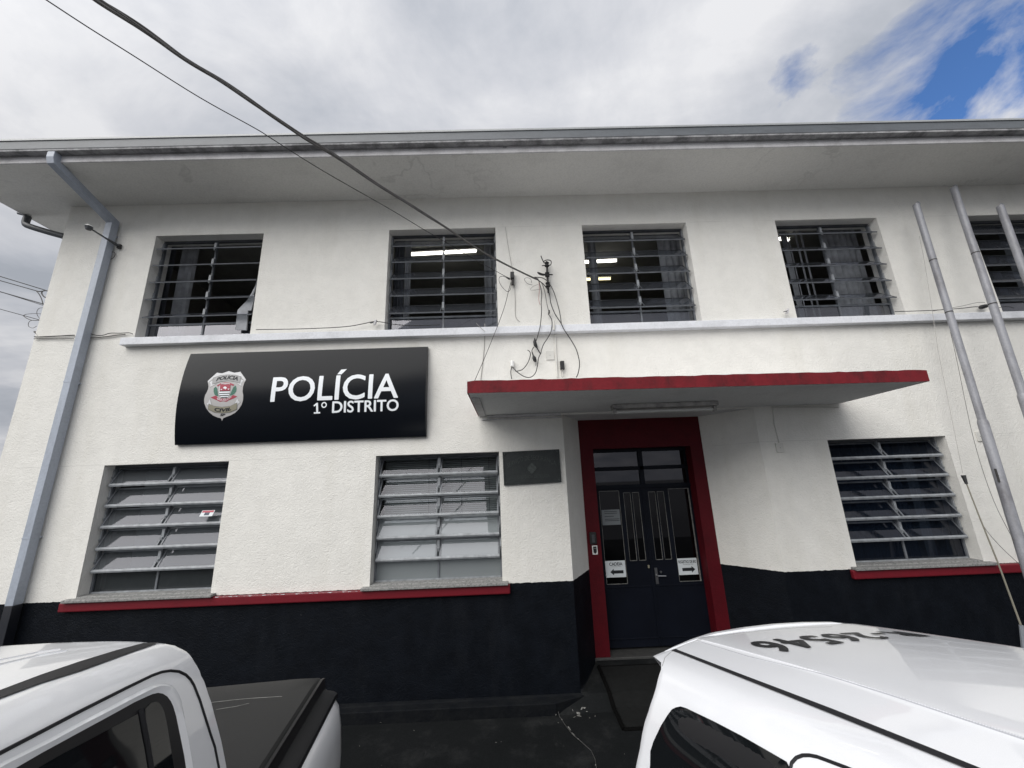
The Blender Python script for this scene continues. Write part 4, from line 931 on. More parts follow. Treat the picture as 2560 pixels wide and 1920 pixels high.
mb = MB(); mb.tube(smoothline([c7(970, 1430, -.04), c7(962, 1465, -.04), c7(970, 1512, -.04), c7(985, 1500, -.04), c7(980, 1450, -.04), c7(972, 1430, -.04)], 5), .003, 'wire_light', 6); mb.build('wire_lead', t)
# cables lying on the ledge
def ucable(pts, r, mat, label, yy=-.06, cat='cable', name='ledge_cable'):
    mb = MB(); mb.tube(smoothline([P(u, v, yy) for u, v in pts], 5), r, mat, 6); return tag(mb.build(name, smooth=True), label, cat, 'cables running along the ledge')
ucable([(86, 842), (105, 842), (186, 838)], .007, 'cable_black', 'black cable left of the downpipe, upper of the pair', -.02)
ucable([(85, 847), (120, 845), (160, 846), (184, 847)], .005, 'cable_grey', 'grey cable left of the downpipe, lower of the pair', -.02)
ucable([(222, 833), (240, 838), (258, 838), (275, 833), (300, 833), (322, 832), (332, 835)], .005, 'cable_black', 'thin black cable sagging from the downpipe to the ledge start', -.03)
ucable([(216, 845), (240, 844), (270, 841), (290, 838), (313, 836)], .006, 'cable_grey', 'grey cable from the downpipe to the ledge start', -.02)
ucable([(640, 824), (760, 822), (860, 817), (905, 810), (934, 804), (960, 806), (985, 811), (1040, 814), (1100, 812)], .005, 'cable_black', 'black cable lying on the ledge left of the second upstairs window', -.05)
ucable([(2237, 779), (2330, 776), (2400, 771), (2440, 767), (2465, 769)], .005, 'cable_black', 'black cable on the ledge behind the flagpoles', -.05)
ucable([(2330, 778), (2400, 766), (2440, 757), (2462, 756)], .003, 'cable_grey', 'thin grey cable arching on the ledge behind the flagpoles', -.05)
ucable([(2495, 770), (2515, 766), (2535, 770)], .004, 'cable_black', 'short black cable on the ledge at the right edge', -.05)
t = thing('cable_box', 'black cable joint on the ledge behind the middle flagpole', 'cable joint'); a = P(2458, 768, -.05); mb = MB(); mb.tube([a+V((-.06, 0, -.01)), a+V((-.03, 0, 0)), a+V((.04, 0, .015)), a+V((.07, 0, .02))], [.008, .028, .028, .012], 'black_rubber', 8); mb.build('joint_body', t, smooth=True)
# two metal brackets on the ledge
for (u, v), lb in (((938, 806), 'small metal clip on the ledge left of the second upstairs window'), ((1968, 778), 'small metal clip on the ledge left of the fourth upstairs window')):
    a = P(u, v, -.06); mb = MB(); mb.obox(a, (.012, 0, 0), (0, .02, 0), (.008, 0, .03), 'fascia_paint'); mb.obox(a+V((-.03, -.01, -.005)), (.03, .0, .006), (0, .012, 0), (0, 0, .002), 'steel_dark'); tag(mb.build('ledge_clip'), lb, 'clip')
# cables at the far left corner
def lw(p_, q_, r, label, mat='cable_black'):
    a = P(*p_, .02); b_ = P(*q_, .02); d = (b_-a); mb = MB(); far = b_+d*9; pts = [a, a+d*.5+V((0, 0, -.0)), b_, b_+d*3, far]; mb.tube(pts, r, mat, 5); tag(mb.build('street_cable'), label, 'cable', 'street cables at the left corner')
def c10(x, y): return (x/6.144, 640+y/6.144)
lw(c10(740, 538), c10(0, 312), .006, 'topmost street cable at the left wall corner'); lw(c10(560, 535), c10(0, 377), .006, 'second street cable from the top at the left corner')
lw(c10(665, 737), c10(0, 548), .0065, 'thick middle street cable at the left corner'); lw(c10(660, 757), c10(0, 548), .004, 'street cable just below the thick middle one'); lw(c10(620, 985), c10(0, 815), .0045, 'lowest street cable at the left corner')
mb = MB()
for pts, r in (([(560, 537), (600, 545), (650, 540), (690, 533), (745, 540)], .009), ([(645, 545), (640, 570), (655, 600), (685, 630), (715, 638)], .010), ([(555, 535), (590, 570), (625, 630), (648, 690), (660, 745)], .007), ([(355, 915), (400, 895), (480, 887), (560, 884), (645, 890)], .004), ([(360, 920), (410, 955), (480, 985), (560, 990), (620, 985)], .006), ([(655, 795), (600, 805), (568, 850), (572, 905), (610, 960), (640, 965)], .004), ([(520, 985), (460, 1000), (435, 1045), (450, 1090), (510, 1105), (565, 1075)], .004), ([(530, 1160), (570, 1200), (600, 1235)], .014)):
    mb.tube(smoothline([P(*c10(*p), .01) for p in pts], 5), r*.8, 'cable_grey', 5)
tag(mb.build('cable_tangle'), 'tangle of looped cable ends at the left wall corner', 'cables')

# ------------------------------------------------------------------ flagpoles
GPX = [((2288, 512), (2376+9, 800), (2552+11, 1360)), ((2380, 468), (2514, 860), None), ((2498, 516), (2560+4, 680), None)]
def pole(top, ang_pts, ytop, ybot, r, label, joint_z):
    t = thing('flagpole', label, 'flagpole', 'grey steel flagpoles in front of the right windows')
    T = P(*top, ytop); q1 = ang_pts
    # solve bottom so that the pole passes through pixel q1 and reaches the ground at y=ybot
    best = None
    for k in range(400):
        x = T.x-1.5+k*.01; Bp = V((x, ybot, ZG)); 
        e = 9e9
        for j in range(1, 60):
            u, v = px(T.lerp(Bp, j/60)) if (T.lerp(Bp, j/60)-CAM).dot(_F) > .1 else (9e9, 9e9)
            e = min(e, math.hypot(u-q1[0], v-q1[1]))
        if best is None or e < best[0]: best = (e, Bp)
    Bp = best[1]; d = (Bp-T); L_ = d.length; f = (T.z-joint_z)/(T.z-Bp.z)
    mb = MB(); J = T.lerp(Bp, f); mb.tube([T, T.lerp(Bp, .3*f), J], r, 'pole_steel', 20); mb.build('upper_tube', t, smooth=True)
    mb = MB(); mb.tube([J-d*.001, J+d*.004, Bp], [r*1.10, r*1.24, r*1.24], 'pole_steel', 20); mb.build('lower_tube', t, smooth=True)
    for f_ in (.22, .47): 
        mb = MB(); q_ = T.lerp(J, f_+.3*(T.x-5)/3); mb.tube([q_-d*.0012, q_+d*.0012], r*1.035, 'rust_iron', 20); mb.build('weld_ring', t, smooth=True)
    mb = MB(); q_ = T.lerp(Bp, .62)+V((-r*1.25, -.02, 0)); mb.tube([q_+d*.012, q_-d*.012], .009, 'rust_iron', 8); mb.tube([q_, q_+V((r, .0, 0))], .008, 'rust_iron', 8); mb.build('cleat', t)
    dn = d.normalized(); mb = MB(); ctr = T-dn*.02+V((.035, 0, 0)); ringp = [ctr+V((.024*math.cos(a), 0, .026*math.sin(a))) for a in [2*math.pi*i/14 for i in range(15)]]; mb.tube(ringp, .007, 'pole_steel', 6, cap=False); mb.tube([T+V((-.03, 0, -.005)), ctr], .006, 'pole_steel', 6); mb.build('top_eyelet', t, smooth=True)
    return T, Bp
T1, B1 = pole((2290, 512), (2452+10, 1070), -.30, -.62, .037, 'left grey flagpole, shorter than the middle one', P(2452, 1052, -.45).z)
T2, B2 = pole((2384, 470), (2514, 860), -.30, -.62, .039, 'middle grey flagpole, the tallest of the three', P(2550, 985, -.5).z)
T3, B3 = pole((2500, 516), (2562, 690), -.30, -.62, .039, 'right grey flagpole overlapping the last upstairs window', .5)
def rope(pts, r, mat, label, yy):
    mb = MB(); mb.tube(smoothline([P(u, v, y) for (u, v), y in zip(pts, yy)], 6), r, mat, 6); tag(mb.build('halyard', smooth=True), label, 'rope', 'flagpole ropes')
rope([(2298, 590), (2312, 660), (2334, 800), (2346, 880), (2372, 1010), (2407, 1184)], .0022, 'wire_light', 'thin halyard running from the left flagpole down to the antenna tip', [-.3, -.3, -.33, -.35, -.4, -.5])
rope([(2376, 830), (2392, 900), (2425, 1060), (2455, 1170), (2490, 1265), (2535, 1352)], .0024, 'cable_grey', 'thin rope hanging along the left side of the left flagpole', [-.4, -.42, -.47, -.5, -.52, -.56])
rope([(2447, 1285), (2462, 1320), (2500, 1365), (2550, 1412)], .0024, 'cable_grey', 'thin rope end curving from the antenna towards the left flagpole', [-.55]*4)

exec_vehicles = True
# ------------------------------------------------------------------ vehicles
class Veh:
    def __init__(s, az, lat0, zground):
        a = math.radians(az); s.T = V((math.sin(a), math.cos(a), 0)); s.Nn = V((math.cos(a), -math.sin(a), 0)); s.l0 = lat0; s.zg = zground
    roll = 0.0
    def w(s, st, l, z): return CAM+s.T*st+s.Nn*(s.l0+l)+V((0, 0, z-s.roll*(l+.52)))
def loft(rings, mat, name, parent, closed=False, smooth=True, capf=False, capb=False, sub=0):
    mb = MB(); n = len(rings[0]); vs = [p for r in rings for p in r]; fs = []
    for i in range(len(rings)-1):
        for k in range(n-1 if not closed else n): fs.append((i*n+k, i*n+(k+1) % n, (i+1)*n+(k+1) % n, (i+1)*n+k))
    if capf: fs.append(tuple(range(n)))
    if capb: fs.append(tuple((len(rings)-1)*n+k for k in range(n)))
    mb.mesh(vs, fs, mat); o = mb.build(name, parent, smooth=smooth)
    if sub:
        md = o.modifiers.new('sub', 'SUBSURF'); md.levels = sub; md.render_levels = sub
    return o
def interp(tab, x):
    if x <= tab[0][0]: return tab[0][1]+(x-tab[0][0])*(tab[1][1]-tab[0][1])/(tab[1][0]-tab[0][0])
    for (a, ya), (b_, yb) in zip(tab, tab[1:]):
        if x <= b_: return ya+(yb-ya)*(x-a)/(b_-a)
    (a, ya), (b_, yb) = tab[-2:]; return yb+(x-b_)*(yb-ya)/(b_-a)
def smtab(tab): return [(p.x, p.y) for p in smoothline([(a, b_, 0) for a, b_ in tab], 6)]
def crossing(vh, l, zf, sil, s0, s1, default):
    """largest station whose pixel still lies on the body side of the silhouette polyline"""
    def side(u, v):
        best = None
        for (a, b_) in zip(sil, sil[1:]):
            dx, dy = b_[0]-a[0], b_[1]-a[1]; L2 = dx*dx+dy*dy; t_ = max(0, min(1, ((u-a[0])*dx+(v-a[1])*dy)/L2)); qx, qy = a[0]+t_*dx, a[1]+t_*dy
            d2 = (u-qx)**2+(v-qy)**2; cr_ = dx*(v-a[1])-dy*(u-a[0])
            if best is None or d2 < best[0]-1e-9: best = (d2, cr_)
        return best[1]
    last = None; n = 400
    for i in range(n+1):
        st = s0+(s1-s0)*i/n; p = vh.w(st, l, zf(st))
        if (p-CAM).dot(_F) < .05: continue
        u, v = px(p); sd = side(u, v)
        if last is not None and (last[1] > 0) != (sd > 0): return st
        last = (st, sd)
    return default
def bvh_of(objs):
    vs = []; fs = []; dg = bpy.context.evaluated_depsgraph_get()
    for o in objs:
        oe = o.evaluated_get(dg); me = oe.to_mesh(); k = len(vs); vs += [o.matrix_world @ v.co for v in me.vertices]; fs += [tuple(k+i for i in p.vertices) for p in me.polygons]; oe.to_mesh_clear()
    return BVHTree.FromPolygons(vs, fs)
def onbody(bv, u, v, off):
    d = ray(u, v).normalized(); r = bv.ray_cast(CAM, d)
    if r[0] is None: return None
    n_ = r[1] if r[1].dot(d) < 0 else -r[1]
    return r[0]+n_*off
def patch(bv, poly, off, mat, name, parent, step=14, solid=True):
    d2 = densify(poly, step); v2, f2 = polyfill(d2, step); pts = [onbody(bv, u, v, off) for u, v in v2]; ok = [f for f in f2 if all(pts[i] is not None for i in f)]
    if mat == 'car_glass':                # relax the pane so that it mirrors smoothly
        nbd = len(d2); adj = {}
        for f in ok:
            for i in range(len(f)): a_, b_ = f[i], f[(i+1) % len(f)]; adj.setdefault(a_, set()).add(b_); adj.setdefault(b_, set()).add(a_)
        bset = {i for i, q in enumerate(v2) if min((q[0]-p[0])**2+(q[1]-p[1])**2 for p in d2) < .01}
        for _ in range(40):
            new = list(pts)
            for i, nb_ in adj.items():
                if i in bset or pts[i] is None: continue
                new[i] = pts[i].lerp(sum((pts[j] for j in nb_), V((0, 0, 0)))/len(nb_), .5)
            pts = new
    mb = MB(); mb.mesh([p if p is not None else V((0, 0, 0)) for p in pts], ok, mat); return mb.build(name, parent, smooth=True, fixn=False)
def strip(bv, line, off, w, mat, name, parent, n=8):
    pts = []
    for a, b_ in zip(line, line[1:]):
        for k in range(n): pts.append((a[0]+(b_[0]-a[0])*k/n, a[1]+(b_[1]-a[1])*k/n))
    pts.append(line[-1]); q = [onbody(bv, u, v, off) for u, v in pts]; q = [p for p in q if p is not None]
    mb = MB(); mb.tube(q, w, mat, 6); return mb.build(name, parent, smooth=True)

# ================= pickup on the left
vh = Veh(-9, -1.52, -2.24)
pk = thing('pickup_truck', 'white double-cab pickup with black bed cover parked tail-first at the left', 'pickup truck')
zrail = [(-2.4, -1.35), (-.55, -.62), (-.35, -.47), (-.15, -.40), (.2, -.375), (.6, -.375), (.9, -.385), (1.12, -.415), (1.30, -.433), (1.60, -.475), (1.75, -.51), (2.2, -.66)]
zrail = smtab(zrail)
prof = [(0, .028), (.25, .022), (.45, .010), (.545, -.002), (.575, -.006), (.61, -.014), (.645, -.034), (.675, -.062), (.700, -.105), (.722, -.16), (.748, -.24), (.79, -.38), (.835, -.54), (.875, -.68)]
silp = [(-900, 1648), (0, 1620), (359, 1609), (400, 1608), (434, 1614), (463, 1627), (481, 1648), (497, 1677), (517.5, 1725), (536, 1788), (554, 1858), (566, 1920), (590, 2060), (610, 2220), (625, 2400)]
SF = -.30
def dens(pr, n=3): return [(p.x, p.y) for p in smoothline([(a, b_, 0) for a, b_ in pr], n)]
prof = dens(prof)
ends = []
for l, h in prof:
    e = crossing(vh, l, lambda st: interp(zrail, st)+h, silp, .9, 2.6, None); ends.append(e)
ref = [e for (l, h), e in zip(prof, ends) if e is not None and l >= .6]
e0 = 1.70
ends2 = []
for i, ((l, h), e) in enumerate(zip(prof, ends)):
    if l < .58 or e is None: ends2.append(None)
    else: ends2.append(e)
first = next(e for e in ends2 if e is not None)
ends2 = [first+.02*(1-(l/.6)) if e is None else e for (l, h), e in zip(prof, ends2)]
print('pickup ends', [None if e is None else round(e, 3) for e in ends], [round(e, 3) for e in ends2])
tt = [0, .06, .12, .18, .24, .30, .36, .42, .48, .53, .58, .63, .68, .72, .76, .80, .83, .86, .89, .92, .94, .96, .975, .99, 1.0]
def side_rings(vh, prof, ends2, zr_, s0f):
    rings = []
    for t_ in tt:
        half = []
        for (l, h), e in zip(prof, ends2):
            st = s0f+(e-s0f)*t_; half.append((st, l, interp(zr_, st)+h))
        rings.append([vh.w(st, -l, z) for st, l, z in half[::-1]]+[vh.w(st, l, z) for st, l, z in half[1:]])
    return rings
rings = side_rings(vh, prof, ends2, zrail, SF)
# rounded rear edge rings
def inset(k1, ds, dz):
    half = []
    for (l, h), e in zip(prof, ends2):
        st = e+ds; half.append((st, l*k1 if l < .5 else l-(1-k1)*.9, interp(zrail, e)+h*(.98)-dz))
    return [vh.w(st, -l, z) for st, l, z in half[::-1]]+[vh.w(st, l, z) for st, l, z in half[1:]]
rings.append(inset(.985, .012, .006)); rings.append(inset(.955, .020, .022)); rings.append(inset(.90, .022, .05))
cab = loft(rings, 'paint_white', 'cab', pk)
# windscreen and bonnet
def ring_at(st, z, scale): return [vh.w(st, -l*scale, z+h*scale*0) for l, h in prof[::-1]]
roof0 = rings[0]; n = len(roof0); base = []
for i in range(n):
    p = roof0[i]; l = (p-CAM).dot(vh.Nn)-vh.l0; base.append(vh.w(-1.05-.12*(1-(l/.87)**2), l*1.0, min(p.z, -1.08)))
loft([roof0, base], 'car_glass', 'windscreen', pk)
def bodyring(st, ztop, hw, zb_=-1.93, crown=.05, ll=.93):
    pr = [(0, ztop+crown), (hw*.5, ztop+crown*.8), (hw*.85, ztop+.01), (hw*.95, ztop-.03), (ll, ztop-.16), (ll+.01, ztop-.35), (ll, (ztop+zb_)/2-.1), (ll-.03, zb_)]
    return [vh.w(st, -l, z) for l, z in pr[::-1]]+[vh.w(st, l, z) for l, z in pr[1:]]
r_ = [bodyring(-2.42, -1.55, .62, ll=.72), bodyring(-2.36, -1.36, .72, ll=.84), bodyring(-2.2, -1.27, .80, ll=.92), bodyring(-1.6, -1.16, .84), bodyring(-1.06, -1.10, .86)]
loft(r_, 'paint_white', 'bonnet', pk, capf=True)
r_ = []
for st in (-1.06, -.4, .4, 1.2, ends2[-1]+.02):
    pr = [(.80, -1.05), (.90, -1.08), (.935, -1.2), (.935, -1.5), (.90, -1.93)]; r_.append([vh.w(st, -l, z) for l, z in pr[::-1]]+[vh.w(st, l, z) for l, z in pr])
loft(r_, 'paint_white', 'lower_body', pk)
bv = bvh_of([cab])
# roof ditch strip
strip_poly = [(-420, 1897), (0, 1728), (100, 1690), (199, 1656), (290, 1628), (359, 1609.5), (397, 1608.5), (330, 1632), (199, 1680), (100, 1711), (0, 1748), (-420, 1925)]
patch(bv, strip_poly, .003, 'trim_black', 'roof_strip', pk, 10)
# swage bead pressed in the roof
for ln in ([(-300, 1745), (0, 1661), (90, 1640), (165, 1627)], [(-300, 1712), (0, 1650), (90, 1632), (150, 1623)]): strip(bv, ln, -.0006, .004, 'paint_white', 'roof_bead', pk)
seam = [(-420, 2095), (0, 1883), (100, 1831), (199, 1779), (316, 1720), (380, 1689), (405, 1680), (425, 1677), (446, 1679), (463, 1687), (475, 1699), (484, 1714), (499, 1752), (513, 1797), (525, 1835), (536, 1868), (546, 1920), (556, 1990)]
strip(bv, seam, .0002, .0042, 'groove_black', 'door_seam', pk, 4)
inner = [(-420, 2240), (0, 1972), (43, 1946), (120, 1895), (197, 1853), (280, 1808), (330, 1780), (362, 1766), (378, 1757), (392, 1752), (400, 1752), (413, 1757), (422, 1766), (429, 1778), (436, 1800), (447, 1850), (458, 1905), (466, 1960), (480, 2100), (-420, 2700)]
outerw = [(-420, 2208), (0, 1943), (43, 1918), (100, 1885), (197, 1832), (280, 1787), (330, 1759), (362, 1744), (378, 1737), (392, 1734), (404, 1736), (415, 1743), (424, 1755), (430, 1768), (437, 1792), (447, 1840), (457, 1890), (466, 1950), (485, 2100), (-420, 2700)]
# window reveal: door frame flange slightly recessed = dark gasket then glass
patch(bv, outerw, .0035, 'trim_black', 'window_gasket', pk, 14)
glassp = [(-420, 2290), (0, 1990), (60, 1960), (150, 1908), (240, 1862), (330, 1795), (338, 1776), (352, 1768), (370, 1757), (385, 1755), (396, 1761), (403, 1775), (410, 1800), (418, 1850), (426, 1900), (432, 1960), (445, 2100), (-420, 2700)]
gp = [(-420, 2262), (0, 1975), (60, 1940), (150, 1888), (250, 1835), (338, 1788), (345, 1830), (355, 1880), (362, 1925), (375, 2100), (-420, 2700)]
patch(bv, gp, .0060, 'car_glass', 'side_window', pk, 16)
gq = [(357, 1775), (372, 1760), (386, 1757), (396, 1764), (404, 1780), (411, 1810), (419, 1860), (427, 1910), (434, 1970), (442, 2080), (384, 2100), (374, 1925), (366, 1865), (358, 1810)]
patch(bv, gq, .0060, 'car_glass', 'quarter_window', pk, 12)
strip(bv, [(345, 1775), (352, 1810), (362, 1865), (371, 1920), (380, 2000)], .006, .006, 'groove_black', 'window_divider', pk, 4)
# pressed door frame: a raised lip that falls back to the gasket
def resample(pl, n):
    d = [0]
    for a, b_ in zip(pl, pl[1:]): d.append(d[-1]+math.hypot(b_[0]-a[0], b_[1]-a[1]))
    out = []
    for k in range(n):
        t_ = d[-1]*k/(n-1); i_ = max(i for i in range(len(d)) if d[i] <= t_+1e-9); i_ = min(i_, len(pl)-2); f_ = (t_-d[i_])/max(1e-9, d[i_+1]-d[i_]); out.append((pl[i_][0]+(pl[i_+1][0]-pl[i_][0])*f_, pl[i_][1]+(pl[i_+1][1]-pl[i_][1])*f_))
    return out
lipA = [(-420, 2165), (0, 1919), (122, 1858), (197, 1817), (271, 1779), (330, 1748), (362, 1732), (385, 1721), (404, 1718), (420, 1722), (434, 1736), (444, 1760), (453, 1800), (463, 1850), (473, 1910), (488, 2010), (500, 2100)]
gasA = outerw[:17]+[(485, 2100)]
lipO = [(x+(-3 if i < 8 else 9), y-(9 if i < 12 else 0)) for i, (x, y) in enumerate(lipA)]
NS = 90; ra_, rb_, ro_ = resample(lipA, NS), resample(outerw[:19], NS), resample(lipO, NS)
qa = [onbody(bv, u, v, .0085) for u, v in ra_]; qb = [onbody(bv, u, v, .003) for u, v in rb_]; qo = [onbody(bv, u, v, .0004) for u, v in ro_]
okk = [i for i in range(NS) if qa[i] and qb[i] and qo[i]]
mb = MB(); rr0 = [[qo[i], qa[i], qb[i]] for i in okk]; loft(rr0, 'paint_white', 'window_flange', pk)
# bed
RZ = -1.03
BL0 = ends2[-1]-.15
def hitl(u, v, l):
    d = ray(u, v); t_ = (vh.l0+l)/d.dot(vh.Nn); p = CAM+d*t_; return (p-CAM).dot(vh.T), p.z
e1 = hitl(831, 1725, .86); e2 = hitl(805, 1687, .80); e3 = hitl(728, 1920, .86); e4 = hitl(667, 1920, .80)
print('bed', e1, e2, e3, e4, hitl(843, 1800, .93), hitl(845, 1920, .95))
RZ = (e1[1]+e3[1])/2; TE = e1[0]
RZi = (e2[1]+e4[1])/2
def bedring(st, k=1.0, dz=0.0):
    pr = [(.87*k, RZ-.04), (.872*k, RZ-.004), (.885*k, RZ-.010), (.925*k, RZ-.06), (.945*k, RZ-.16), (.955*k, RZ-.30), (.95*k, RZ-.55), (.93*k, RZ-.85)]
    return [vh.w(st, l, z-dz) for l, z in pr], [vh.w(st, -l, z-dz) for l, z in pr]
st0 = 1.60
sts = [(st0, 1), (1.9, 1), (2.1, 1), (TE-.25, 1), (TE-.10, .995), (TE-.04, .985), (TE, .965), (TE+.02, .93)]
loft([bedring(s_, k)[0] for s_, k in sts], 'paint_white', 'bed_side', pk); loft([bedring(s_, k)[1] for s_, k in sts], 'paint_white', 'bed_side', pk)
mb = MB(); a = bedring(TE+.018, .93); mb.face([a[0][0], a[0][2], a[0][4], a[0][6], a[0][7], a[1][7], a[1][6], a[1][4], a[1][2], a[1][0]], 'paint_white'); mb.build('tailgate', pk, fixn=False)
mb = MB(); pts = [vh.w(st0-.05, 0, RZi+.030), vh.w(st0-.05, .66, RZi+.012), vh.w(st0-.05, .79, RZi+.000)]; rr_ = []
for st in (st0-.05, 1.9, TE-.2, TE-.06, TE-.005):
    dz = .02 if st > TE-.03 else 0
    rr_.append([vh.w(st, l, RZi+z-dz) for l, z in ((-.80, .0), (-.78, .014), (-.66, .022), (0, .034), (.66, .022), (.785, .014), (.800, .0), (.802, -.03))])
loft(rr_, 'tonneau', 'bed_cover', pk)
rl = []
for st in (st0, 1.9, TE-.2, TE-.06, TE-.012):
    dz = .012 if st > TE-.03 else 0
    rl.append([vh.w(st, l, z-dz) for l, z in ((.800, RZi-.03), (.803, RZi+.006), (.816, RZi+.004), (.824, RZi-.05), (.836, RZ+.024), (.872, RZ+.016), (.893, RZ+.002), (.896, RZ-.022))])
loft(rl, 'trim_black', 'bed_rail', pk)
mb = MB()
for a_, b_ in (((529, 1756), (600, 1748)), ((600, 1748), (640, 1745)), ((640, 1745), (705, 1741)), ((540, 1774), (590, 1766)), ((590, 1766), (623, 1758))):
    def onc(u, v): d = ray(u, v); return CAM+d*((RZi+.034)/d.z)
    mb.tube([onc(*a_), onc(*b_)], .0012, 'putty', 4)
mb.build('crease_line', pk)
def wheel(vh, st, sgn, zc, parent, r=.37, lat=.80):
    c0 = vh.w(st, sgn*lat, zc); ax = vh.Nn*sgn
    def disc(offs, rads, mat, name):
        mb = MB(); n_ = 32; rings = []
        for o_, r0 in zip(offs, rads): rings.append([c0+ax*o_+r0*(math.cos(2*math.pi*k/n_)*vh.T+math.sin(2*math.pi*k/n_)*V((0, 0, 1))) for k in range(n_)])
        vs = [p for rg in rings for p in rg]; fs = [(i*n_+k, i*n_+(k+1) % n_, (i+1)*n_+(k+1) % n_, (i+1)*n_+k) for i in range(len(rings)-1) for k in range(n_)]; fs.append(tuple((len(rings)-1)*n_+k for k in range(n_))); mb.mesh(vs, fs, mat); return mb
    w = disc([-.10, -.10, .08, .10, .10, .07], [.2, r*.96, r, r*.93, r*.62, r*.6], 'tyre', 'wheel').build('wheel', parent, smooth=True)
    disc([.02, .095, .09, .06, .07], [r*.6, r*.6, r*.55, r*.2, .03], 'rim', 'rim').build('rim', w, smooth=True)
for st in (-1.75, 1.85 if False else 2.0):
    for sg in (-1, 1): wheel(vh, st, sg, vh.zg+.37, pk)
for sg in (-1, 1):
    mb = MB(); mb.obox(vh.w(-2.36, sg*.72, -1.42), vh.T*.04, vh.Nn*.15, V((0, 0, .07)), 'lamp_clear'); mb.build('headlight', pk, bevel=.02)
    mb = MB(); mb.obox(vh.w(TE+.0, sg*.86, RZ-.38), vh.T*.03, vh.Nn*.045, V((0, 0, .17)), 'lamp_red'); mb.build('tail_lamp', pk, bevel=.012)
    mb = MB(); mb.obox(vh.w(-.62, sg*1.03, -1.02), vh.T*.05, vh.Nn*.09, V((0, 0, .08)), 'trim_black'); mb.build('door_mirror', pk, bevel=.02)
mb = MB(); mb.obox(vh.w(-2.44, 0, -1.50), vh.T*.02, vh.Nn*.5, V((0, 0, .12)), 'grille'); mb.build('grille', pk, bevel=.01)
mb = MB(); mb.obox(vh.w(-2.44, 0, -1.80), vh.T*.08, vh.Nn*.85, V((0, 0, .13)), 'paint_white'); mb.build('front_bumper', pk, bevel=.04)
mb = MB(); mb.obox(vh.w(TE+.09, 0, RZ-.72), vh.T*.07, vh.Nn*.85, V((0, 0, .08)), 'trim_black'); mb.build('rear_bumper', pk, bevel=.03)
mb = MB(); mb.obox(vh.w(.2, 0, -1.85), vh.T*2.3, vh.Nn*.75, V((0, 0, .10)), 'trim_black'); mb.build('underbody', pk)

# ================= hatchback on the right
vr = Veh(-13, 1.45, -2.24); vr.roll = .045
ht = thing('hatchback_car', 'white police car with number R-26546 on its roof parked tail-first at the right', 'car')
zrr = [(-2.6, -1.15), (-1.35, -.72), (-1.0, -.56), (-.6, -.475), (-.2, -.455), (.2, -.470), (.5, -.492), (.85, -.535), (1.10, -.575), (1.40, -.628), (1.6, -.670), (1.9, -.75)]
zrr = smtab(zrr)
profr = [(0, .046), (.20, .042), (.372, .033), (.392, .027), (.45, .016), (.50, .006), (.53, .0), (.56, -.006), (.60, -.018), (.64, -.042), (.68, -.085), (.705, -.14), (.74, -.24), (.79, -.38), (.835, -.52), (.87, -.66), (.885, -.80), (.89, -1.05), (.86, -1.35)]
silr = [(2600, 1500), (1650, 1600), (1652, 1650), (1655.6, 1671), (1646, 1705), (1633, 1746), (1616.6, 1799), (1605, 1842), (1597, 1890), (1591, 1920), (1583, 1980), (1578, 2060), (1575, 2160), (1580, 2500)][1:]
profr = dens(profr)
endr = []
for l, h in profr:
    e = crossing(vr, -l, lambda st: interp(zrr, st)+h, silr, .5, 2.4, None); endr.append(e)
print('right ends', [None if e is None else round(e, 3) for e in endr])
REAR = 1.46
endr2 = [REAR if (e is None or l < .60) else e for (l, h), e in zip(profr, endr)]
print([round(e, 3) for e in endr2])
s0r = -.95
def rrings(tts):
    rings = []
    for t_ in tts:
        half = [(s0r+(e-s0r)*t_, l, interp(zrr, s0r+(e-s0r)*t_)+h) for (l, h), e in zip(profr, endr2)]
        rings.append([vr.w(st, -l, z) for st, l, z in half[::-1]]+[vr.w(st, l, z) for st, l, z in half[1:]])
    return rings
rr_ = rrings(tt)
def rinset(ds, dl, dz):
    half = [(e+ds, max(0, l-dl*min(1, l/.5)), interp(zrr, e)+h-dz*(1 if l < .62 else .2)) for (l, h), e in zip(profr, endr2)]
    return [vr.w(st, -l, z) for st, l, z in half[::-1]]+[vr.w(st, l, z) for st, l, z in half[1:]]
rr_.append(rinset(.010, .006, .004)); rr_.append(rinset(.018, .020, .02)); rr_.append(rinset(.022, .05, .06))
body = loft(rr_, 'paint_white_b', 'body', ht)
bvr = bvh_of([body])
# rear spoiler lip
def rearpt(l, ds, dz): return vr.w(REAR+ds-.0*abs(l), l, interp(zrr, REAR)+interp([(0, .046), (.2, .042), (.34, .033), (.36, .029), (.45, .016), (.50, .006), (.53, 0), (.60, -.018), (.66, -.06)], abs(l))+dz)
ls = [-.565, -.555, -.54, -.52, -.5, -.4, -.3, -.15, 0, .15, .3, .4, .5, .52, .54, .555, .565]
sp = []
for ds, dz in ((.006, -.004), (.010, .003), (.030, .001), (.060, -.010), (.078, -.024), (.080, -.034), (.060, -.042), (.02, -.045)):
    sp.append([rearpt(l*.985, ds*(1-1.0*(abs(l)/.575)**3), dz*(1-.6*(abs(l)/.66)**3)-.004*(abs(l)/.66)**4) for l in ls])
loft(sp, 'paint_white_b', 'rear_spoiler', ht)
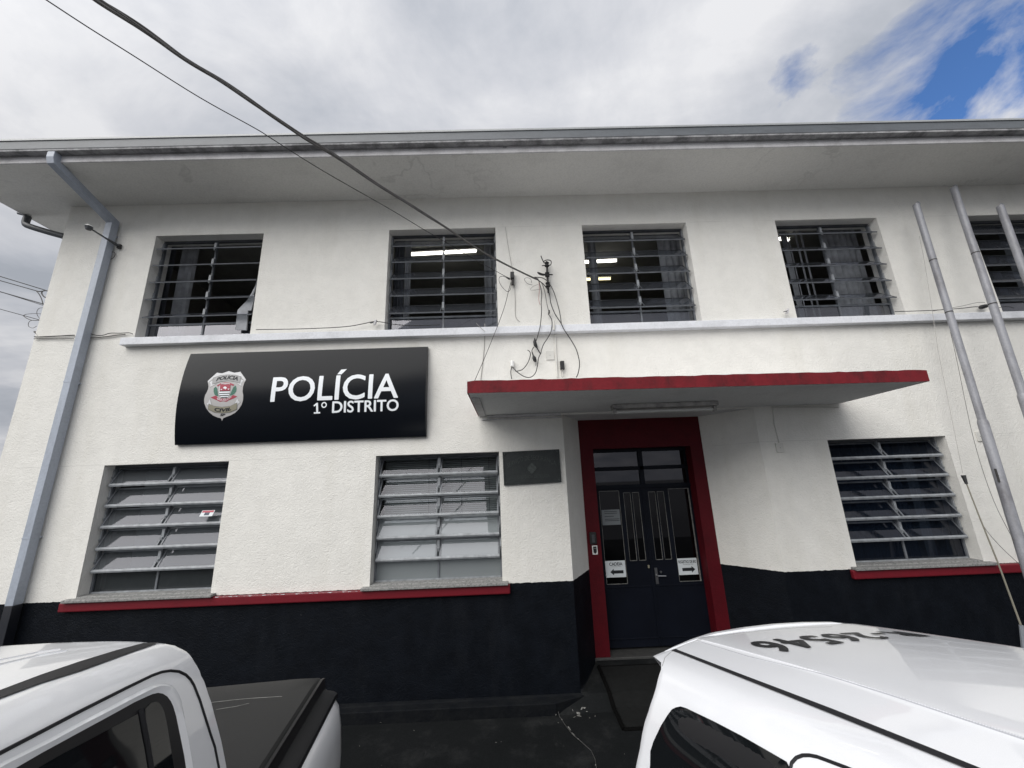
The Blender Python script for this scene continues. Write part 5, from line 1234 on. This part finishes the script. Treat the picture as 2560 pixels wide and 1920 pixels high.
# tailgate glass and tail
tg = [[vr.w(1.44, l*.93, -.71) for l in ls], [vr.w(1.30, l*1.0, -.95) for l in ls], [vr.w(1.25, l*1.08, -1.18) for l in ls]]
loft(tg, 'car_glass', 'rear_window', ht)
tg = [[vr.w(1.25, l*1.09, -1.18) for l in ls], [vr.w(1.28, l*1.2, -1.25) for l in ls], [vr.w(1.34, l*1.24, -1.6) for l in ls], [vr.w(1.38, l*1.24, -1.8) for l in ls], [vr.w(1.38, l*1.24, -2.02) for l in ls]]
loft(tg, 'paint_white_b', 'tailgate', ht)
# windscreen, bonnet
r0 = rr_[0]; nb = len(r0); base = []
for i in range(nb):
    p = r0[i]; l = (p-CAM).dot(vr.Nn)-vr.l0; base.append(vr.w(-1.75-.1*(1-(l/.89)**2), l*.98, min(p.z, -1.17)))
loft([r0, base], 'car_glass', 'windscreen', ht)
def rbody(st, ztop, hw, ll=.88, zb_=-2.0, crown=.06):
    pr = [(0, ztop+crown), (hw*.5, ztop+crown*.8), (hw*.85, ztop+.01), (hw*.95, ztop-.03), (ll, ztop-.14), (ll+.01, ztop-.35), (ll, (ztop+zb_)/2-.1), (ll-.03, zb_)]
    return [vr.w(st, -l, z) for l, z in pr[::-1]]+[vr.w(st, l, z) for l, z in pr[1:]]
loft([rbody(-2.75, -1.6, .5, .62), rbody(-2.68, -1.42, .64, .78), rbody(-2.5, -1.33, .74, .86), rbody(-2.1, -1.24, .80), rbody(-1.76, -1.19, .82)], 'paint_white_b', 'bonnet', ht, capf=True)
r_ = []
for st in (-1.76, -1.0, 0, .8, 1.25, 1.36):
    pr = [(.80, -1.20), (.885, -1.24), (.90, -1.5), (.89, -1.75), (.86, -2.02)]; k = .96 if st > 1.3 else 1; r_.append([vr.w(st, -l*k, z) for l, z in pr[::-1]]+[vr.w(st, l*k, z) for l, z in pr])
loft(r_, 'paint_white_b', 'lower_body', ht)
# black roof gutter strip: far side end at the spoiler, near end off frame
gpoly = [(1678, 1627), (1700, 1636), (1780, 1666), (1860, 1696), (1960, 1735), (2080, 1781), (2200, 1829), (2320, 1876), (2438, 1923), (2600, 1990), (2582, 2003), (2420, 1923), (2300, 1872), (2200, 1834), (2080, 1788), (1960, 1741), (1860, 1702), (1780, 1672), (1700, 1642), (1690, 1634)]
gpoly = [(1678, 1627), (1690, 1623.5), (1697, 1627), (1780, 1659), (1860, 1690), (1960, 1728), (2080, 1774), (2200, 1822), (2320, 1870), (2460, 1927), (2600, 1985), (2580, 1999), (2420, 1926), (2300, 1877), (2200, 1836), (2080, 1787.5), (1960, 1739), (1860, 1699), (1780, 1667), (1700, 1635)]
patch(bvr, gpoly, .0025, 'groove_black', 'roof_strip', ht, 9)
# shallow crease in the roof
strip(bvr, [(1745, 1603), (1870, 1641), (2060, 1686), (2230, 1739), (2400, 1795), (2560, 1848), (2700, 1895)], -.0010, .0022, 'crease_grey', 'roof_crease', ht, 8)
strip(bvr, [(1655.5, 1666), (1662, 1645), (1675, 1632), (1692, 1622), (1715, 1611), (1740, 1602), (1809, 1590.5), (1900, 1577.5), (1992, 1569.5), (2080, 1567)], -.001, .0022, 'badge_ribbon', 'tailgate_seam', ht, 5)
wq = [(1590, 2240), (1600, 2140), (1613, 2040), (1622, 1960), (1628.5, 1915), (1629, 1879), (1637, 1854), (1655.6, 1815), (1671.6, 1789.7), (1682, 1776), (1692, 1771), (1703.7, 1769), (1717, 1773), (1786, 1806), (1855, 1842), (1923, 1881), (1966, 1906), (1973, 1920), (1985, 1990), (2005, 2120), (2015, 2240)]
def grow(poly, k): cx = sum(p[0] for p in poly)/len(poly); cy = sum(p[1] for p in poly)/len(poly); return [(cx+(x-cx)*(1+k), cy+(y-cy)*(1+k)) for x, y in poly]
patch(bvr, grow(wq, .012), .0022, 'trim_black', 'window_gasket', ht, 14)
patch(bvr, wq, .0045, 'car_glass', 'quarter_window', ht, 14)
seam = [(2060, 2240), (2030, 2120), (2000, 2010), (1985, 1960), (1976, 1930), (1980, 1908), (1992, 1895), (2008, 1889), (2025, 1889), (2045, 1893), (2080, 1906), (2117, 1920), (2200, 1955), (2400, 2045)]
strip(bvr, seam, .0002, .0035, 'groove_black', 'door_seam', ht, 5)
patch(bvr, [(2050, 2060), (2070, 1990), (2100, 1975), (2160, 1990), (2300, 2060), (2420, 2130), (2450, 2300), (2100, 2300)], .004, 'car_glass', 'side_window', ht, 20)
# roof number, read from the far side of the car
def roofnum():
    # glyph box corners in pixels: text origin (left of R, baseline) ... upside down as seen from here
    vs, fs = text_mesh('R-26546', 0, res=4)
    # refine mesh a little so that it follows the roof
    BLc, BRc, TLc, TRc = (2312, 1589), (1868, 1610), (2232, 1597.5), (1950, 1634)
    # local text box measured on the roof: use the world points of the four corners
    Pz = {}
    A = onbody(bvr, 2322, 1588.5, .0); B_ = onbody(bvr, 1858, 1610, 0); C_ = onbody(bvr, 2200, 1601, 0); D_ = onbody(bvr, 1937, 1627.5, 0)
    if None in (A, B_, C_, D_): print('roofnum miss', A, B_, C_, D_)
    def lc(p): q = p-CAM; return q.dot(vr.T), q.dot(vr.Nn)-vr.l0
    return vs, fs, [lc(p) if p else None for p in (A, B_, C_, D_)]
vs, fs, cs = roofnum(); print('roof number corners', cs)
down = V((0, 0, -1))
def roof_at(st, l, off):
    o_ = vr.w(st, l, 1.0); r = bvr.ray_cast(o_, down); return (r[0]+V((0, 0, off))) if r[0] else vr.w(st, l, interp(zrr, st)+off)
def slc(u, v):
    p = onbody(bvr, u, v, 0)
    if p is None: print('miss', u, v); return (1.05, .2)
    q = p-CAM; return q.dot(vr.T), q.dot(vr.Nn)-vr.l0
nb0, nt0, nb1, nt1 = slc(2240, 1580), slc(2330, 1592), slc(1862, 1609), slc(1952, 1634)
print('num', nb0, nt0, nb1, nt1)
def numpt(a, b_, off):
    s0 = [nb0[i]+(nb1[i]-nb0[i])*a for i in (0, 1)]; s1 = [nt0[i]+(nt1[i]-nt0[i])*a for i in (0, 1)]
    return roof_at(s0[0]+(s1[0]-s0[0])*b_, s0[1]+(s1[1]-s0[1])*b_, off)
TS0, TS1, TLa, TLb = 1.33, 1.17, .33, -.36      # stations of baseline/top and lateral start/end
mb = MB(); bold_text(mb, 'R-26546', .03, lambda a, b_: numpt(a, b_, .0026), lambda p, k: p+V((0, 0, k)), 'decal_black', 1.16); rn = mb.build('roof_number', ht, fixn=False)
for st in (-1.9, .95):
    for sg in (-1, 1): wheel(vr, st, sg, vr.zg+.33, ht, .33, .78)
for sg in (-1, 1):
    mb = MB(); mb.obox(vr.w(-2.66, sg*.66, -1.45), vr.T*.05, vr.Nn*.14, V((0, 0, .07)), 'lamp_clear'); mb.build('headlight', ht, bevel=.02)
    mb = MB(); mb.obox(vr.w(1.36, sg*.78, -1.42), vr.T*.03, vr.Nn*.05, V((0, 0, .14)), 'lamp_red'); mb.build('tail_lamp', ht, bevel=.012)
    mb = MB(); mb.obox(vr.w(-1.2, sg*.99, -1.05), vr.T*.05, vr.Nn*.08, V((0, 0, .07)), 'paint_white_b'); mb.build('door_mirror', ht, bevel=.02)
mb = MB(); mb.obox(vr.w(-2.76, 0, -1.52), vr.T*.02, vr.Nn*.45, V((0, 0, .08)), 'grille'); mb.build('grille', ht, bevel=.01)
mb = MB(); mb.obox(vr.w(-2.72, 0, -1.84), vr.T*.07, vr.Nn*.78, V((0, 0, .16)), 'paint_white_b'); mb.build('front_bumper', ht, bevel=.04)
mb = MB(); mb.obox(vr.w(1.40, 0, -1.86), vr.T*.05, vr.Nn*.72, V((0, 0, .16)), 'paint_white_b'); mb.build('rear_bumper', ht, bevel=.04)
mb = MB(); mb.obox(vr.w(-.5, 0, -1.95), vr.T*2.0, vr.Nn*.72, V((0, 0, .08)), 'trim_black'); mb.build('underbody', ht)
# whip antenna on the far side of the roof
def vrp(u, v, l): d = ray(u, v); return CAM+d*((vr.l0+l)/d.dot(vr.Nn))
an = [vrp(2556, 1592, .40), vrp(2552, 1562, .40), vrp(2500, 1420, .40), vrp(2450, 1296, .40), vrp(2408, 1188, .40)]
mb = MB(); mb.tube(an[1:], [.0026, .0023, .0020, .0018], 'antenna_rod', 6); mb.tube([an[-1]-(an[-1]-an[-2]).normalized()*.03, an[-1]], [.004, .007], 'black_rubber', 6)
bz = roof_at((an[0]-CAM).dot(vr.T)-.03, .40, -.01); mb.tube([vrp(2553, 1563, .40), vrp(2563, 1610, .40), vrp(2578, 1690, .40)], [.005, .009, .016], 'steel_frame', 8); mb.build('antenna', ht, smooth=True)

# ------------------------------------------------------------------ trees across the street, seen mirrored in the panes
plain('bark', (.10, .08, .06), .9, var=.3, bmp=.6); plain('leaf', (.045, .075, .028), .6, var=.45, vscale=1.3)
def tree(x, y, h, rad, label, seed):
    rnd = random.Random(seed); t = thing('street_tree', label, 'tree', 'trees across the street'); z0 = G0-.02; mb = MB()
    mb.tube([(x, y, z0), (x+.1, y, z0+h*.25), (x-.1, y+.1, z0+h*.55)], [.28, .22, .13], 'bark', 10)
    tips = []
    for k in range(9):
        a = rnd.uniform(0, 6.28); e = rnd.uniform(.3, 1.1); b0 = V((x, y, z0+h*rnd.uniform(.3, .5))); b1 = b0+V((math.cos(a)*math.cos(e), math.sin(a)*math.cos(e), math.sin(e)))*rad*rnd.uniform(.6, .95); mb.tube([b0, b0.lerp(b1, .5)+V((0, 0, .1)), b1], [.10, .07, .03], 'bark', 6); tips.append(b1)
    mb.build('trunk', t, smooth=True); mb = MB(); cl_ = []
    for k in range(75):
        a = rnd.uniform(0, 6.28); c_ = rnd.uniform(-1, 1); r = rad*rnd.uniform(.45, 1)**.6; cl_.append((V((x+r*math.cos(a)*math.sqrt(1-c_*c_), y+r*math.sin(a)*math.sqrt(1-c_*c_), z0+h*.66+r*c_*h*.34/rad)), rnd.uniform(.45, .9)))
    for c_, r in cl_:
        for k in range(110):
            p = c_+V((rnd.gauss(0, 1), rnd.gauss(0, 1), rnd.gauss(0, .8)))*r*.5; a = V((rnd.gauss(0, 1), rnd.gauss(0, 1), rnd.gauss(0, 1))).normalized(); b_ = a.orthogonal().normalized(); L_ = rnd.uniform(.07, .14)
            mb.face([p-a*L_, p+b_*L_*.5, p+a*L_, p-b_*L_*.5], 'leaf')
    mb.build('crown', t, fixn=False)
tree(2.2, -17.5, 10.5, 4.2, 'dense green tree across the street, mirrored in the second and third upstairs panes', 1); tree(-12.5, -21, 9.0, 3.6, 'smaller green tree across the street, further left behind the camera', 2)
# ------------------------------------------------------------------ world, sun, camera
EL, AZ = math.radians(44), math.radians(219)     # azimuth clockwise from +y (north); the sun stands behind the camera, to the left
sund = V((math.sin(AZ)*math.cos(EL), math.cos(AZ)*math.cos(EL), math.sin(EL)))
wd = bpy.data.worlds.new('World'); S.world = wd; wd.use_nodes = True; nt = wd.node_tree; nt.nodes.clear(); L = nt.links.new
out = N(nt, 'ShaderNodeOutputWorld'); bg = N(nt, 'ShaderNodeBackground'); bg.inputs[1].default_value = .1; L(bg.outputs[0], out.inputs[0])
sky = N(nt, 'ShaderNodeTexSky'); sky.sky_type = 'NISHITA'; sky.sun_disc = False; sky.sun_elevation = EL; sky.sun_rotation = AZ; sky.air_density = 1.0; sky.dust_density = .6; sky.ozone_density = 1.6
tc = N(nt, 'ShaderNodeTexCoord'); sp_ = N(nt, 'ShaderNodeSeparateXYZ'); L(tc.outputs['Generated'], sp_.inputs[0])
zc = N(nt, 'ShaderNodeMath', operation='MAXIMUM'); L(sp_.outputs[2], zc.inputs[0]); zc.inputs[1].default_value = 0.0
za = N(nt, 'ShaderNodeMath', operation='ADD'); L(zc.outputs[0], za.inputs[0]); za.inputs[1].default_value = .22
dx = N(nt, 'ShaderNodeMath', operation='DIVIDE'); L(sp_.outputs[0], dx.inputs[0]); L(za.outputs[0], dx.inputs[1])
dy = N(nt, 'ShaderNodeMath', operation='DIVIDE'); L(sp_.outputs[1], dy.inputs[0]); L(za.outputs[0], dy.inputs[1])
cb = N(nt, 'ShaderNodeCombineXYZ'); L(dx.outputs[0], cb.inputs[0]); L(dy.outputs[0], cb.inputs[1])
def wn(scale, det, rough, sx=(1, 1, 1), off=(0, 0, 0), dist=0):
    mp = N(nt, 'ShaderNodeMapping'); mp.inputs['Scale'].default_value = sx; mp.inputs['Location'].default_value = off; L(cb.outputs[0], mp.inputs[0])
    n_ = N(nt, 'ShaderNodeTexNoise'); n_.inputs['Scale'].default_value = scale; n_.inputs['Detail'].default_value = det; n_.inputs['Roughness'].default_value = rough; n_.inputs['Distortion'].default_value = dist; L(mp.outputs[0], n_.inputs['Vector']); return n_.outputs[0]
n1 = wn(1.5, 8, .55, (1, 1.2, 1), (3.1, 7.7, 0), .35); n2 = wn(3.6, 7, .6, (1, 1, 1), (1.3, .4, 0), .5); n3 = wn(.7, 3, .5, (1, 1, 1), (5.3, 2.4, 0))
mm = N(nt, 'ShaderNodeMath', operation='MULTIPLY_ADD'); L(n2, mm.inputs[0]); mm.inputs[1].default_value = .35; L(n1, mm.inputs[2])
cl = ramp(nt, mm.outputs[0], [(.48, (4.3, 4.6, 5.15)), (.60, (5.3, 5.55, 6.1)), (.70, (6.5, 6.65, 7.1)), (.82, (8.1, 8.15, 8.4))])
# glow of the veiled sun behind the camera
def dotdir(v):
    d = N(nt, 'ShaderNodeVectorMath', operation='DOT_PRODUCT'); L(tc.outputs['Generated'], d.inputs[0]); d.inputs[1].default_value = tuple(V(v).normalized()); return d.outputs['Value']
gl = N(nt, 'ShaderNodeMapRange'); L(dotdir(sund), gl.inputs[0]); gl.inputs[1].default_value = .35; gl.inputs[2].default_value = 1; gl.inputs[3].default_value = 1.0; gl.inputs[4].default_value = 1.7; gl.interpolation_type = 'SMOOTHSTEP'
cs_ = N(nt, 'ShaderNodeVectorMath', operation='SCALE'); L(cl.outputs[0], cs_.inputs[0]); 
cie = N(nt, 'ShaderNodeMath', operation='MULTIPLY_ADD'); L(zc.outputs[0], cie.inputs[0]); cie.inputs[1].default_value = .34; cie.inputs[2].default_value = .77
gc = N(nt, 'ShaderNodeMath', operation='MULTIPLY'); L(gl.outputs[0], gc.inputs[0]); L(cie.outputs[0], gc.inputs[1]); L(gc.outputs[0], cs_.inputs['Scale'])
# blue gap, upper right, and some thinner cover elsewhere
gap = N(nt, 'ShaderNodeMapRange'); L(dotdir(ray(2545, 190)), gap.inputs[0]); gap.inputs[1].default_value = .925; gap.inputs[2].default_value = .998; gap.inputs[3].default_value = -.42; gap.inputs[4].default_value = .27
nb_ = wn(3.4, 7, .58, (1.3, .9, 1), (.2, 9.1, 0), .5)
ga = N(nt, 'ShaderNodeMath', operation='MULTIPLY_ADD'); L(gap.outputs[0], ga.inputs[0]); ga.inputs[1].default_value = .62; L(nb_, ga.inputs[2])
gm1 = ramp(nt, ga.outputs[0], [(.51, 0.0), (.72, 1.0)])
gm2 = ramp(nt, n3, [(.60, 0.0), (.72, .8)])
back = N(nt, 'ShaderNodeMath', operation='LESS_THAN'); L(sp_.outputs[1], back.inputs[0]); back.inputs[1].default_value = 0.0
g2 = N(nt, 'ShaderNodeMath', operation='MULTIPLY'); L(gm2.outputs[0], g2.inputs[0]); L(back.outputs[0], g2.inputs[1])
gmx = N(nt, 'ShaderNodeMath', operation='MAXIMUM'); L(gm1.outputs[0], gmx.inputs[0]); L(g2.outputs[0], gmx.inputs[1])
sks = N(nt, 'ShaderNodeVectorMath', operation='MULTIPLY'); L(sky.outputs[0], sks.inputs[0]); sks.inputs[1].default_value = (.85, 1.22, 1.7)
L(mix(nt, gmx.outputs[0], cs_.outputs[0], sks.outputs[0]), bg.inputs[0])

sl = bpy.data.lights.new('sun', 'SUN'); sl.energy = 3.1; sl.angle = math.radians(58); sl.color = (1, .97, .92)
so = bpy.data.objects.new('sun', sl); COL.objects.link(so); so.rotation_euler = (-sund).to_track_quat('-Z', 'Y').to_euler()
cd = bpy.data.cameras.new('camera'); cam = bpy.data.objects.new('camera', cd); COL.objects.link(cam)
cd.sensor_fit = 'HORIZONTAL'; cd.sensor_width = 36; cd.lens = 36*FPX/W0; cd.clip_start = .05; cd.clip_end = 600
cam.matrix_world = Matrix(((_R2.x, _U2.x, -_F.x, 0), (_R2.y, _U2.y, -_F.y, CY), (_R2.z, _U2.z, -_F.z, LIFT), (0, 0, 0, 1)))
S.camera = cam
S.view_settings.view_transform = 'Standard'; S.view_settings.look = 'None'; S.view_settings.exposure = 0; S.view_settings.gamma = 1

# ------------------------------------------------------------------ bring things to their bases and lift the scene
bpy.context.view_layer.update()
def kids(o): return [c_ for c_ in bpy.data.objects if c_.parent == o]
for o in [o for o in list(bpy.data.objects) if o.parent is None and o.type in ('MESH', 'EMPTY')]:
    allv = []
    def gather(q):
        if q.type == 'MESH': allv.extend(v.co for v in q.data.vertices)
        for c_ in kids(q): gather(c_)
    gather(o)
    if not allv: continue
    if o.get('kind') == 'structure' or o is station: b0 = V((0, 0, 0))
    else: b0 = V(((min(v.x for v in allv)+max(v.x for v in allv))/2, (min(v.y for v in allv)+max(v.y for v in allv))/2, min(v.z for v in allv)))
    if o.type == 'MESH': o.data.transform(Matrix.Translation(-b0))
    for c_ in kids(o):
        if o.type == 'EMPTY': c_.location = -b0
    o.location = b0+V((0, 0, LIFT))
S.render.engine = 'CYCLES'
